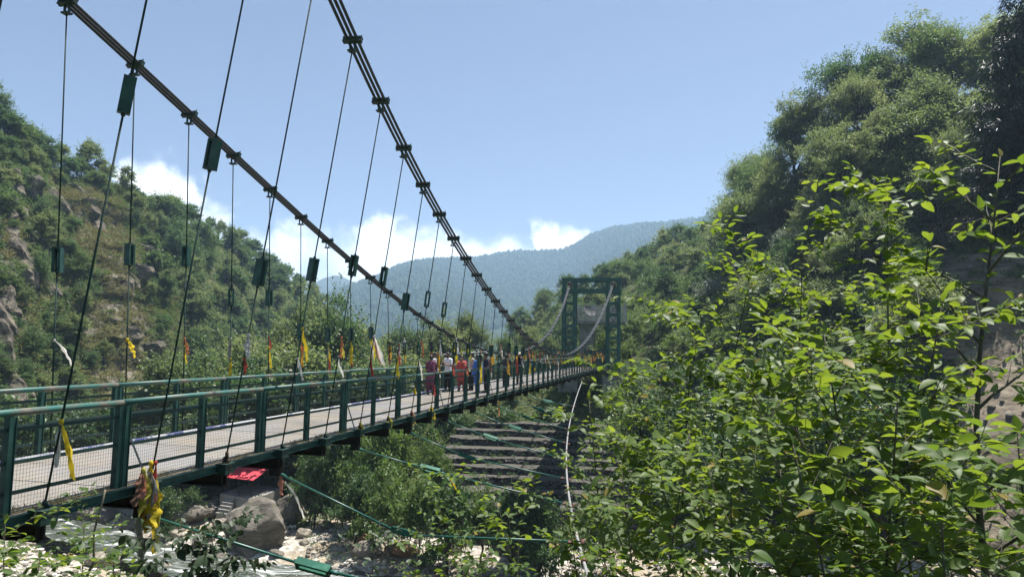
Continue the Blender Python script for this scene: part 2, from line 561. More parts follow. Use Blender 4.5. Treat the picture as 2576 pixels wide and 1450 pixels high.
# dry grass and litter along the near kerb
rg = rng(5)
def blades(P, L, spread, rg, w=.012):
    n = len(P)
    D = np.stack([rg.normal(0, spread, n), rg.normal(0, spread, n), np.ones(n)], 1)
    Nn = np.stack([rg.normal(0, 1, n), rg.normal(0, 1, n), np.full(n, .2)], 1)
    return leaf_arrays(P, D, Nn, L * rg.uniform(.5, 1.2, n), w, 0, .3)
P = []
for k in range(110):
    s = rg.uniform(-1, 34) if k > 20 else rg.uniform(-.5, 8)
    q = 1.55 + rg.uniform(-.05, .12)
    P += [B(s + rg.normal(0, .13), q + rg.normal(0, .04), 0.0) for _ in range(rg.integers(8, 40))]
V, Q = blades(np.array(P), .10, .7, rg, .007)
tag(link('dry_grass', mesh_np('dry_grass', V, Q, MAT['grass_dry'])), 'dry grass tufts along the near edge of the bridge deck', None, None, 'stuff')

# ---------------------------------------------------------------- railings
ML = 3.44
def railing_proto():
    parts = {}
    hr = .044
    m = MB(); m.tube([BU * .01 + BZ * 1.165, BU * ML * .5 + BZ * 1.17, BU * (ML - .01) + BZ * 1.165], hr, 12); parts['handrail'] = m.mesh('handrail', MAT['rail'], True)
    m = MB(); m.box(BZ * .56, (.075, .085, 1.12), AX); m.box(BZ * .56 + BU * .043, (.010, .11, 1.11), AX); parts['post'] = m.mesh('post', MAT['green'])
    m = MB(); m.box(BU * ML / 2, (ML - .12, .018, .045), AX); parts['rail_bar'] = m.mesh('rail_bar', MAT['bar'])
    m = MB()
    wr = .0021
    x = .07
    while x < ML - .05:
        m.bar(BU * x + BZ * .02 - BT * .02, BU * x + BZ * .98 - BT * .02, wr, wr, BU)
        x += .043
    z = .03
    while z < .99:
        m.bar(BU * .05 + BZ * z - BT * .022, BU * (ML - .05) + BZ * z - BT * .022, wr * 1.1, wr * 1.1)
        z += .046
    parts['wire_mesh'] = m.mesh('wire_mesh', MAT['wire'])
    m = MB(); m.bar(BU * .14 + BZ * .72, BU * .42 + BZ * .03 + BT * .12, .022, .022); parts['stay'] = m.mesh('stay', MAT['guy_steel'])
    return parts
RP = railing_proto()
for sgn, side in ((1, 'nearer'), (-1, 'farther')):
    s, k = 1.35 - ML, 1
    while s < S1 - .5:
        loc = B(s, sgn * 1.585, 0)
        t = empty('railing_panel', loc, f'green pipe railing panel with wire mesh, {ordw(k)} panel along the {side} deck edge', 'railing', 'railing panels along both deck edges')
        link('handrail', RP['handrail'], t, (0, 0, R0.uniform(-.008, .008)))
        for a in (.06, ML / 2, ML - .06): link('post', RP['post'], t, BU * a)
        for h in (.25, .585, .97): link('rail_bar', RP['rail_bar'], t, BZ * (h + R0.uniform(-.01, .01)))
        link('wire_mesh', RP['wire_mesh'], t)
        if sgn > 0 and k % 2 == 0: link('stay', RP['stay'], t)
        s += ML
        k += 1

# ---------------------------------------------------------------- main cables, towers, hangers
def cable_pts(zf, qf, n0, n1, dq):
    return [B(n * LP, qf(n) + dq, zf(n)) for n in np.linspace(n0, n1, 150)]
NT0 = -3.0
for zf, qf, nm in ((zN, qN, 'nearer'), (zFar, qFar, 'farther')):
    t = empty('main_cable', B(0, qf(0), zf(0)), f'thick main suspension cable of three dark strands on the {nm} side of the bridge', 'suspension cable', 'two main suspension cables')
    for dq in (-.100, 0, .100):
        m = MB(); m.tube(cable_pts(zf, qf, NT0, NT, dq), .034, 8)
        # backstay behind the far tower and before the near one
        m.tube([B(ST, qf(NT) + dq, zf(NT)), B(ST + 24, qf(NT) + dq * .6, -1.0)], .034, 8)
        m.tube([B(NT0 * LP, qf(NT0) + dq, zf(NT0)), B(NT0 * LP - 24, qf(NT0) + dq * .6, .2)], .034, 8)
        m.build('strand', MAT['steel'], t, True)

tbz_near = {0: 5.0, 1: 4.75, 2: 3.2, 3: 3.45, 4: 3.75, 5: 3.7, 6: 3.2, 7: 3.4, 8: 3.2, 9: 1.96, 10: 1.9, 11: 1.5, 12: 1.9, 13: 1.45}
tbz_far = {2: 3.46, 3: 3.8, 4: 4.0, 5: 3.17, 6: 3.3, 7: 2.4, 8: 2.34, 9: 2.4, 10: 2.5, 11: 1.97, 12: 1.94, 13: 1.9}
tb_rot = {(1, 0): -.8, (1, 1): -.25, (1, 2): 1.25, (1, 3): 1.1, (1, 4): .1, (1, 5): .15, (1, 6): 1.3, (1, 7): .25, (1, 8): .2, (-1, 2): .4, (-1, 3): 1.4, (-1, 4): .1, (-1, 5): .5, (-1, 6): 1.3}

def frame_of(d):
    """axes with x along d"""
    d = nz(d)
    y = nz(BT - d * (BT @ d))
    return d, y, np.cross(d, y)

def turnbuckle_parts(ax, L, wgap, wpl, th, c):
    """two channel plates and two end blocks; ax = (along, gap direction, plate width direction)"""
    out = []
    for sg in (-1, 1):
        m = MB()
        m.box(c + ax[1] * sg * wgap / 2, (L, th, wpl), ax)
        for e in (-1, 1): m.box(c + ax[1] * sg * (wgap / 2 - th * .5 - .012) + ax[2] * e * (wpl / 2 - .006), (L * .98, .022, .012), ax)
        out.append(('side_plate', m))
    for e in (-1, 1):
        m = MB()
        m.box(c + ax[0] * e * (L / 2 - .02), (.036, wgap - th - .002, wpl * .96), ax)
        m.tube([c + ax[0] * e * (L / 2 - .01), c + ax[0] * e * (L / 2 + .035)], .026, 6)
        m.tube([c + ax[0] * e * (L / 2 - .03), c + ax[0] * e * L * .27], .012, 6)
        out.append(('end_block', m))
    return out

HANG = {}
for sgn, zf, qf, tz, nm in ((1, zN, qN, tbz_near, 'nearer'), (-1, zFar, qFar, tbz_far, 'farther')):
    for n in range(-2, NH + 1):
        z1 = zf(n)
        p0 = B(n * LP, sgn * 1.77, .05)
        p1 = B(n * LP, qf(n), z1)
        d = nz(p1 - p0)
        Lh = np.linalg.norm(p1 - p0)
        zt = tz.get(n, R0.uniform(1.75, 2.1) if n > 8 else 3.6)
        if zt > z1 - .75: zt = (z1 * .5)
        f = zt / z1
        HANG[(sgn, n)] = (p0, p1)
        short = Lh < 2.4
        Lt = .46 if not short else .34
        c = p0 + d * Lh * f
        t = empty('hanger', p0, f'dark green hanger rod with turnbuckle, {ordw(n + 3)} along the {nm} main cable', 'hanger rod', 'hanger rods between main cable and deck')
        # clamp on the cable
        dc = nz(B((n + .1) * LP, qf(n + .1), zf(n + .1)) - p1)
        y = nz(BT - dc * (BT @ dc)); zc = np.cross(dc, y)
        if zc[2] < 0: zc = -zc
        ca = (dc, y, zc)
        m = MB()
        m.box(p1 + zc * .045, (.10, .39, .028), ca)
        m.box(p1 - zc * .045, (.10, .39, .028), ca)
        for e in (-.168, -.05, .05, .168):
            m.box(p1 + y * e, (.09, .022 if abs(e) < .1 else .05, .058), ca)
        for e in (-.17, .17):
            m.tube([p1 + y * e - zc * .09, p1 + y * e + zc * .115], .011, 6)
        lug = p1 - BZ * .06
        for e in (-.05, .05): m.bar(lug + BT * e, lug - BZ * .15 + BT * e, .018, .05, BU)
        m.box(lug - BZ * .17, (.12, .17, .03), AX)
        m.build('clamp', MAT['green_dark'], t)
        m = MB(); m.tube([c + d * Lt / 2, lug - BZ * .16], .0135, 7); m.build('upper_rod', MAT['rod'], t, True)
        m = MB(); m.tube([p0, c - d * Lt / 2], .0135, 7); m.tube([p0, p0 + d * .06], .03, 6); m.build('lower_rod', MAT['rod'], t, True)
        a, b1, b2 = frame_of(d)
        an = tb_rot.get((sgn, n), R0.uniform(0, 1.5))
        g = b1 * math.cos(an) + b2 * math.sin(an)
        w = np.cross(a, g)
        tb = empty('turnbuckle', d * Lh * f, None, None); tb.parent = t
        for k, (pn, m) in enumerate(turnbuckle_parts((a, g, w), Lt, .125, .145, .018, c)):
            if pn == 'end_block': m.build(pn, MAT['green_dark'], tb)
            else: m.build(pn, MAT['green'], tb)

# towers: two latticed legs and a braced portal beam
def tower(s0, ql, qr, ztop, zbase, label, name='bridge_tower'):
    t = empty(name, B(s0, (ql + qr) / 2, zbase), label, 'bridge tower', 'green steel bridge towers')
    LW, LD = 1.75, 1.5
    zb2 = ztop - 1.62
    for qc in (ql, qr):
        leg = empty('leg', np.array(B(s0, qc, zbase)) - world_loc(t), None, None)
        leg.parent = t
        for dq in (-1, 1):
            m = MB()
            for ds in (-1, 1):
                c = B(s0 + ds * (LD / 2 - .1), qc + dq * (LW / 2 - .19), (zbase + ztop - .42) / 2)
                h = ztop - .42 - zbase
                m.box(c, (.02, .34, h), AX)
                for e in (-1, 1): m.box(c + BT * e * .18, (.2, .02, h), AX)
            m.build('column', MAT['tower_green'], leg)
        m = MB()
        zs = [zbase + .35]
        while zs[-1] < zb2 - 1.2: zs.append(zs[-1] + 1.44)
        zs = [zb2 - .1 - 1.44 * k for k in range(int((zb2 - zbase) / 1.44) + 1)]
        for z in zs:
            for ds in (-1, 1): m.box(B(s0 + ds * (LD / 2 + .012), qc, z), (.03, LW, .30), AX)
            for dq in (-1, 1): m.box(B(s0, qc + dq * (LW / 2 + .014), z), (LD - .02, .02, .30), AX)
        m.build('batten', MAT['tower_green'], leg)
        m = MB()
        for z in zs:
            for ds in (-1, 1):
                a, b = LW / 2 - .4, 1.14
                x = s0 + ds * (LD / 2 - .02)
                m.bar(B(x, qc - a, z - .15), B(x, qc + a, z - .15 - b), .05, .09, BU)
                m.bar(B(x - .06 * ds, qc + a, z - .15), B(x - .06 * ds, qc - a, z - .15 - b), .05, .09, BU)
            for dq in (-1, 1):
                a = LD / 2 - .2
                x = qc + dq * (LW / 2 - .02)
                m.bar(B(s0 - a, x, z - .15), B(s0 + a, x, z - 1.29), .05, .08, BT)
        m.build('cross_brace', MAT['tower_green'], leg)
    q0, q1 = ql - LW / 2, qr + LW / 2
    m = MB()
    for ds in (-1, 1):
        x = s0 + ds * (LD / 2 + .03)
        m.box(B(x, (q0 + q1) / 2, ztop - .2), (.05, q1 - q0 + .1, .36), AX)
        for e in (.19, -.19): m.box(B(x, (q0 + q1) / 2, ztop - .2 + e), (.2, q1 - q0 + .12, .03), AX)
        m.box(B(x, (q0 + q1) / 2, zb2 + .02), (.05, q1 - q0 + .1, .40), AX)
        for e in (.21, -.21): m.box(B(x, (q0 + q1) / 2, zb2 + .02 + e), (.2, q1 - q0 + .12, .03), AX)
    m.build('portal_beam', MAT['tower_green'], t)
    a0, a1 = ql + LW / 2, qr - LW / 2
    zz0, zz1 = zb2 + .24, ztop - .41
    for ds in (-1, 1):
        m = MB()
        x = s0 + ds * (LD / 2 - .05)
        k = 4
        for i in range(k):
            u0, u1 = a0 + (a1 - a0) * i / k, a0 + (a1 - a0) * (i + 1) / k
            m.bar(B(x, u0, zz0 if i % 2 == 0 else zz1), B(x, u1, zz1 if i % 2 == 0 else zz0), .10, .20, BU)
        m.build('portal_brace', MAT['tower_green'], t)
    for qc in (ql, qr):
        m = MB()
        m.box(B(s0, qc, ztop - .85), (1.2, .5, .3), AX)
        m.tube([B(s0, qc - .2, ztop - .72), B(s0, qc + .2, ztop - .72)], .3, 12)
        m.build('cable_saddle', MAT['rust'], t)
        m = MB(); m.box(B(s0, qc, zbase - 1.0), (2.4, 2.4, 2.0), AX); m.build('footing', MAT['concrete'], t)
    return t
_zt = proj(B(ST, 0, 0))
ZTOP = max(zN(NT), zFar(NT)) + .55
tower(ST, qFar(NT), qN(NT), ZTOP, -1.2, 'dark green latticed steel tower at the far end of the bridge')
ZT0 = max(zN(NT0), zFar(NT0)) + .55
tower(NT0 * LP, qFar(NT0), qN(NT0), ZT0, -.4, 'dark green latticed steel tower at the near end, mostly out of view')

# ---------------------------------------------------------------- wind guys on the near side
guy_px = {3: (1455, 1360), 5: (1431.5, 1277), 7: (1428, 1193), 9: (1424.6, 1155), 11: (1426, 1111.6), 13: (1428, 1088), 15: (1436.6, 1044.6)}
GP = {}
for n, p in guy_px.items():
    q, z = onplane(*p, n * LP)
    GP[n] = B(n * LP, q, z)
print('guy', {n: [round(float(v), 2) for v in onplane(*p, n * LP)] for n, p in guy_px.items()})
def _gq():
    ns = np.array(sorted(guy_px)); qz = np.array([onplane(*guy_px[n], n * LP) for n in ns])
    return np.polyfit(ns, qz[:, 0], 2), np.polyfit(ns, qz[:, 1], 2)
gcq, gcz = _gq()
def gpt(n): return B(n * LP, float(np.polyval(gcq, n)), float(np.polyval(gcz, n)))
t = empty('wind_guy_cable', gpt(9), 'pale galvanised wind cable curving below the bridge beside the leafy saplings', 'guy cable')
m = MB(); m.tube([gpt(n) for n in np.linspace(-1.5, 22, 60)], .028, 8)
m.build('cable', MAT['guy_steel'], t, True)
m = MB()
for n in (2.2, 4.1, 6, 8, 10, 12):
    p = gpt(n); tg = nz(gpt(n + .1) - p)
    m.tube([p - tg * .05, p + tg * .05], .05, 8)
m.build('cable_clip', MAT['rust_red'], t)
tb_at = {1: None, 3: (930, 1335, 990, 1360), 5: None}
gk = 0
for n in range(1, 18, 2):
    gk += 1
    a = B(n * LP, 1.72, -.44)
    b = gpt(n)
    if n == 1:   # this one runs out of the picture at the bottom edge: keep its direction
        q, z = onplane(985, 1452, n * LP)
        v = B(n * LP, q, z) - a
        b = a + v * 1.9
        b = b
    d = nz(b - a); Lr = np.linalg.norm(b - a)
    # the rods sag a little: kink at the turnbuckle
    f = {1: .37, 3: .45, 5: .36, 7: .38, 9: .38}.get(n, .45)
    kink = {3: .55, 7: .25, 5: .05}.get(n, .12)
    c = a + d * Lr * f - BZ * kink * min(1, Lr / 6)
    t = empty('guy_rod', a, f'green guy rod with turnbuckle, {ordw(gk)} of those slanting down from the near deck edge', 'guy rod', 'guy rods below the near deck edge')
    dA, dB = nz(c - a), nz(b - c)
    Lt = .50
    dm = nz(dA + dB)
    g0, g1 = (np.cross(dm, BZ), None)
    g0 = nz(g0); g1 = np.cross(g0, dm)
    an = {1: .95, 3: .2, 5: 1.15, 7: .25, 9: .9}.get(n, R0.uniform(0, 1.5))
    g = g1 * math.sin(an) + g0 * math.cos(an)
    w = np.cross(dm, g)
    m = MB(); m.tube([a, c - dm * Lt / 2], .019, 7); m.tube([a - dA * .1, a + dA * .16], .035, 6); m.build('upper_rod', MAT['guy_rod'], t, True)
    m = MB(); m.tube([c + dm * Lt / 2, b], .019, 7); m.tube([c + dm * Lt / 2, c + dm * (Lt / 2 + .12)], .028, 6); m.build('lower_rod', MAT['guy_rod'], t, True)
    tb = empty('turnbuckle', c - a, None, None); tb.parent = t
    for pn, m in turnbuckle_parts((dm, g, w), Lt, .125, .105, .016, c):
        m.build(pn, MAT['green_bright'] if pn == 'side_plate' else MAT['green_dark'], tb)
    m = MB()
    for e in (-1, 1):
        m.bar(b + BU * e * .07 - dB * .16, b + BU * e * .07 + dB * .10, .03, .03)
        m.bar(b - dB * (.14 if e < 0 else -.08) - BU * .13, b - dB * (.14 if e < 0 else -.08) + BU * .13, .05, .03)
    m.build('cable_bracket', MAT['rust_red'], t)

# ---------------------------------------------------------------- cloth strips
COLN = {'c_yellow': 'yellow', 'c_gold': 'golden', 'c_white': 'white', 'c_red': 'red', 'c_orange': 'orange', 'c_pink': 'faded pink', 'c_olive': 'olive', 'c_grey': 'grey', 'c_brown': 'brown', 'c_black': 'black', 'c_lace': 'sheer white'}
rr = random.Random(11)
def strip(p, L, W, cn, sway=(0, 0), label=None, curl=None, taper=.6, knot=True, group='cloth strips tied to the bridge'):
    """a creased cloth strip hanging from p; sway = (along the deck, towards the camera's side)"""
    c = rr.uniform(-1, 1) if curl is None else curl
    K = 18
    d = nz(-BZ + BU * sway[0] + BT * sway[1])
    s = nz(np.cross(d, (math.cos(rr.uniform(-.6, .6)) * _fw + .4 * rr.uniform(-1, 1) * BU)))
    pts, V = np.asarray(p, float), []
    side = nz(np.cross(s, d))
    ph, x = rr.uniform(0, 6), np.array(p, float)
    tw = rr.uniform(-.9, .9)
    for i in range(K + 1):
        f = i / K
        dd = nz(d - BZ * (.5 * f * (abs(sway[0]) + abs(sway[1]))) + side * .22 * math.sin(ph + f * 6 * abs(c) + 1) + s * .12 * math.sin(ph * 2 + 5 * f))
        if i: x = x + dd * L / K
        w = W * (.25 + .75 * min(1, f * 3.0)) * (1 - .25 * f * taper) * (1 + .12 * math.sin(9 * f + ph))
        a = tw * f * 1.6
        ss = s * math.cos(a) + side * math.sin(a)
        sd = np.cross(dd, ss)
        for j in range(5):
            u = j / 4 - .5
            V.append(x + ss * w * u * (1 + .25 * math.sin(ph + 11 * f + 2 * j)) + sd * w * (.30 * math.sin(j * 2.2 + ph + f * 4) + .12 * math.sin(23 * f + ph * 3 + j)) + dd * (rr.uniform(-.5, .5) * W if i == K else 0))
    m = MB()
    m.add(V, [(i * 5 + j, i * 5 + j + 1, (i + 1) * 5 + j + 1, (i + 1) * 5 + j) for i in range(K) for j in range(4)])
    if knot: m.ellipsoid(p, np.array((.024, .024, .034)) * min(1.4, max(.8, W / .07)), 8, 5)
    o = m.build('cloth_strip', MAT[cn], None, True)
    me = o.data
    me.transform(Matrix.Translation(-Vector(p))); o.location = p
    return tag(o, label, 'cloth strip', group)

def on_hanger(sgn, n, z):
    a, b = HANG[(sgn, n)]
    return a + (b - a) * (z / b[2])

def hang(sgn, n, z, L, W, cn, sway, extra='', **k):
    side = 'nearer' if sgn > 0 else 'farther'
    lab = f'{COLN[cn]} cloth {extra + " " if extra else ""}on {ordw(n + 3)} hanger of {side} cable'
    return strip(on_hanger(sgn, n, z), L, W, cn, sway, lab, **k)

hang(1, 0, 1.0, .70, .085, 'c_yellow', (.30, .18), 'hanging long and straight')
hang(1, 0, .98, .50, .06, 'c_lace', (-.06, 0), 'looped beside a yellow one')
# the big faded bundle below the second near hanger
b0 = B(1 * LP - .12, 1.80, .30)
for k, (dx, dz, L, W, cn, sw, ex) in enumerate([(-.10, -.08, .50, .12, 'c_olive', (-.05, .05), 'pale olive rag'), (-.15, -.14, .34, .07, 'c_brown', (-.2, .05), 'dirty brown rag'), (-.05, -.10, .55, .10, 'c_grey', (0, .05), 'dirty grey rag'),
        (-.12, -.10, .30, .09, 'c_pink', (-.15, .1), 'faded pink rag'), (.0, 0, .35, .09, 'c_yellow', (.0, .05), 'bright yellow rag'), (.05, 0, .48, .06, 'c_red', (.10, .05), 'red strip'), (.02, -.2, .50, .10, 'c_black', (.02, .0), 'black rag'),
        (.06, -.24, .62, .22, 'c_yellow', (.02, .12), 'big yellow rag spread wide'), (.10, -.35, .68, .07, 'c_olive', (.12, .05), 'long olive strip'), (.04, -.4, .42, .13, 'c_gold', (-.25, .05), 'golden rag swinging sideways'), (.11, -.8, .42, .06, 'c_yellow', (.08, .05), 'thin yellow strip at the bottom')]):
    strip(b0 + BU * dx * 1.1 + BT * (.03 + .03 * (k % 3)) + BZ * dz, L * 1.15, W * 1.35, cn, sw, f'{ex} in the big bundle knotted under the nearer deck edge', knot=k in (0, 4, 5), group='rags of the big bundle')
strip(b0 - BU * .10 - BZ * .62, .78, .085, 'c_grey', (.04, .05), 'long drab grey cloth hanging lowest under the big bundle', group='rags of the big bundle')
hang(1, 2, 2.12, .36, .10, 'c_white', (-.10, .05), 'above a red tail')
hang(1, 2, 1.72, .24, .08, 'c_red', (.05, 0), 'below a white one')
hang(1, 3, 2.30, .66, .075, 'c_yellow', (.12, .05), 'twisted')
hang(1, 3, 1.72, .48, .06, 'c_white', (.55, .1), 'blowing sideways')
hang(1, 4, 2.15, .40, .09, 'c_orange', (.05, .05), 'short and folded')
hang(1, 4, 1.75, .52, .07, 'c_white', (.40, .1), 'blowing sideways')
hang(1, 4, 2.1, .42, .07, 'c_olive', (.2, .05), 'beside an orange one')
hang(1, 5, 2.22, .85, .12, 'c_white', (.85, .1), 'blowing far sideways')
hang(1, 5, 2.20, .80, .05, 'c_pink', (.95, .05), 'beside a wide white one')
hang(1, 6, 2.05, .55, .08, 'c_red', (.20, .05), 'with a ragged end')
hang(1, 6, 2.08, .35, .06, 'c_white', (.0, .05), 'above a red one')
hang(1, 7, 2.15, .48, .08, 'c_orange', (.20, .05), 'folded double')
hang(1, 7, .75, .16, .09, 'c_yellow', (.2, .05), 'knotted in a short bow')
hang(1, 8, 2.2, .5, .07, 'c_white', (.2, .05), 'narrow')
hang(1, 8, .75, .30, .11, 'c_red', (.25, .05), 'torn')
hang(1, 9, 2.3, .45, .12, 'c_white', (.1, .05), 'bunched over a turnbuckle')
hang(1, 9, 2.0, .55, .10, 'c_yellow', (.15, .05), 'under a white bunch')
hang(1, 10, 2.1, .62, .12, 'c_olive', (.3, .05), 'broad and twisted')
hang(1, 10, 1.4, .45, .09, 'c_orange', (.4, .05), 'drooping over the handrail')
hang(1, 11, 1.6, .95, .12, 'c_yellow', (.05, .05), 'long and broad')
for n, z, cn in ((2, .12, 'c_brown'), (6, .10, 'c_brown')):
    hang(1, n, z, .30, .14, cn, (-.2, .1), 'matted at the base')
for n, cn in ((5, 'c_yellow'), (6, 'c_olive'), (7, 'c_yellow'), (7, 'c_pink'), (8, 'c_yellow')):
    hang(1, n, .10, .36, .16, cn, (rr.uniform(-.2, .3), .1), 'wrapped round the base' if cn != 'c_pink' else 'wrapped pale round the base')
strip(B(13 * LP, 1.86, -.3), .6, .08, 'c_orange', (.1, .1), 'orange cloth strip dangling under the nearer deck edge by a guy rod')
strip(B(3 * LP, 1.78, -.50), .34, .10, 'c_pink', (.0, .1), 'tan rag knotted where the second guy rod leaves the deck')
strip(B(3 * LP, 1.88, -.62) , .78, .055, 'c_white', (.12, .75), 'grey white strip trailing along the second guy rod')
strip(B(5 * LP, 1.74, -.48) + (gpt(5) - B(5 * LP, 1.72, -.44)) * .44, .42, .05, 'c_yellow', (.25, .6), 'thin yellow strip on the third guy rod below its turnbuckle')
hang(-1, 2, 1.98, .60, .07, 'c_white', (1.3, .5), 'blowing almost level')
hang(-1, 3, 2.02, .36, .13, 'c_yellow', (.9, .2), 'flapping outward')
hang(-1, 4, 2.08, .36, .08, 'c_orange', (.2, .1), 'hanging small')
hang(-1, 5, 2.1, .50, .09, 'c_grey', (.05, .05), 'above a yellow tail')
hang(-1, 5, 1.6, .52, .08, 'c_yellow', (.1, .05), 'below a grey one')
hang(-1, 6, 2.2, .35, .06, 'c_red', (.2, .05), 'short')
hang(-1, 7, 2.05, .40, .07, 'c_red', (.3, .05), 'narrow and short')
hang(-1, 8, 2.1, .72, .07, 'c_yellow', (.08, .05), 'long and narrow')
hang(-1, 8, 2.05, .6, .05, 'c_lace', (.15, .05), 'behind a yellow one')
hang(-1, 9, 2.1, .75, .12, 'c_yellow', (.1, .05), 'long with a reddish end')
hang(-1, 9, 1.5, .22, .09, 'c_red', (.2, .05), 'under a long yellow one')
hang(-1, 10, 2.3, .8, .12, 'c_yellow', (.35, .05), 'broad and slanting')
hang(-1, 11, 2.2, .75, .13, 'c_gold', (.25, .05), 'bright and broad')
hang(-1, 12, 2.35, .35, .13, 'c_white', (.0, .05), 'bunched')
for sgn, n, z, L, W, cn, sw, ex in ((1, 5, 1.7, .5, .07, 'c_red', .3, 'thin'), (1, 6, 1.7, .55, .09, 'c_yellow', .2, 'long'), (1, 7, 1.6, .6, .07, 'c_lace', .5, 'drifting'), (1, 8, 1.8, .6, .10, 'c_gold', .3, 'broad'), (1, 9, 1.5, .5, .08, 'c_red', .3, 'narrow'), (1, 10, 1.7, .6, .09, 'c_white', .4, 'drifting'), (1, 11, 1.9, .5, .09, 'c_orange', .3, 'folded'),
    (-1, 4, 1.9, .4, .06, 'c_yellow', .3, 'small'), (-1, 6, 1.9, .6, .09, 'c_yellow', .3, 'drooping'), (-1, 7, 1.9, .6, .10, 'c_gold', .3, 'drooping'), (-1, 8, 1.6, .45, .07, 'c_red', .3, 'narrow'), (-1, 10, 2.0, .5, .08, 'c_white', .5, 'drifting'), (-1, 11, 1.8, .5, .08, 'c_red', .3, 'narrow'), (-1, 12, 1.9, .6, .10, 'c_yellow', .3, 'broad')):
    hang(sgn, n, z, L, W, cn, (sw, .05), ex)
cyc = ['c_yellow', 'c_gold', 'c_white', 'c_orange', 'c_yellow', 'c_red', 'c_olive', 'c_pink', 'c_lace', 'c_gold']
words2 = ['fluttering', 'limp', 'crumpled', 'narrow', 'broad', 'ragged']
for n in range(12, NH - 1):
    for sgn in (1, -1):
        used = set()
        for k in range(rr.choice((2, 2, 3, 3) if n < 30 else (1, 2, 2))):
            if sgn < 0 and n < 13: continue
            cn = rr.choice(cyc)
            if cn in used: continue
            used.add(cn)
            z = min(rr.uniform(1.3, 2.25), HANG[(sgn, n)][1][2] - .25)
            hang(sgn, n, z, rr.uniform(.4, .85), rr.uniform(.07, .15), cn, (rr.uniform(.0, .45), .05), rr.choice(words2))

# ---------------------------------------------------------------- people on the deck
def voxel(mb, name, mat, parent, size, smooth=True):
    """fuse overlapping volumes into one continuous skin"""
    me = mb.mesh(name + '_raw', None)
    o = bpy.data.objects.new(name + '_raw', me)
    col.objects.link(o)
    md = o.modifiers.new('fuse', 'REMESH'); md.mode = 'VOXEL'; md.voxel_size = size
    sm = o.modifiers.new('soft', 'SMOOTH'); sm.factor = .5; sm.iterations = 3
    dg = bpy.context.evaluated_depsgraph_get()
    ev = o.evaluated_get(dg)
    out = bpy.data.meshes.new_from_object(ev)
    out.name = name
    bpy.data.objects.remove(o); bpy.data.meshes.remove(me)
    if smooth: out.polygons.foreach_set('use_smooth', np.ones(len(out.polygons), bool))
    out.materials.clear(); out.materials.append(mat)
    return link(name, out, parent)

def limb(m, pts, r, n=10):
    """tapered limb with rounded joints"""
    pts = [np.asarray(p, float) for p in pts]
    for i in range(len(pts) - 1): m.tube([pts[i], pts[i + 1]], [r[i], r[i + 1]], n)
    for p, q in zip(pts, r): m.ellipsoid(p, np.array((q, q, q)), n, 6)

SKIN = [noisy('skin_brown', [(.3, (.20, .105, .065)), (.7, (.26, .14, .09))], 6, .5), noisy('skin_tan', [(.3, (.30, .17, .11)), (.7, (.37, .22, .15))], 6, .5)]
HAIR = noisy('black_hair', [(.3, (.008, .007, .007)), (.7, (.02, .016, .014))], 40, .4)
SHOE = noisy('dark_shoe', [(.3, (.02, .018, .017)), (.7, (.05, .045, .04))], 8, .5)
def fab(name, c, var=.8): return noisy(name, [(.3, tuple(x * var for x in c)), (.7, c)], 7, .85, 0, .15, .004)
FLORAL = noisy('floral_magenta', [(.35, (.06, .012, .03)), (.46, (.14, .02, .06)), (.54, (.30, .10, .15)), (.60, (.07, .02, .06)), (.75, (.18, .03, .09))], 16, .8)

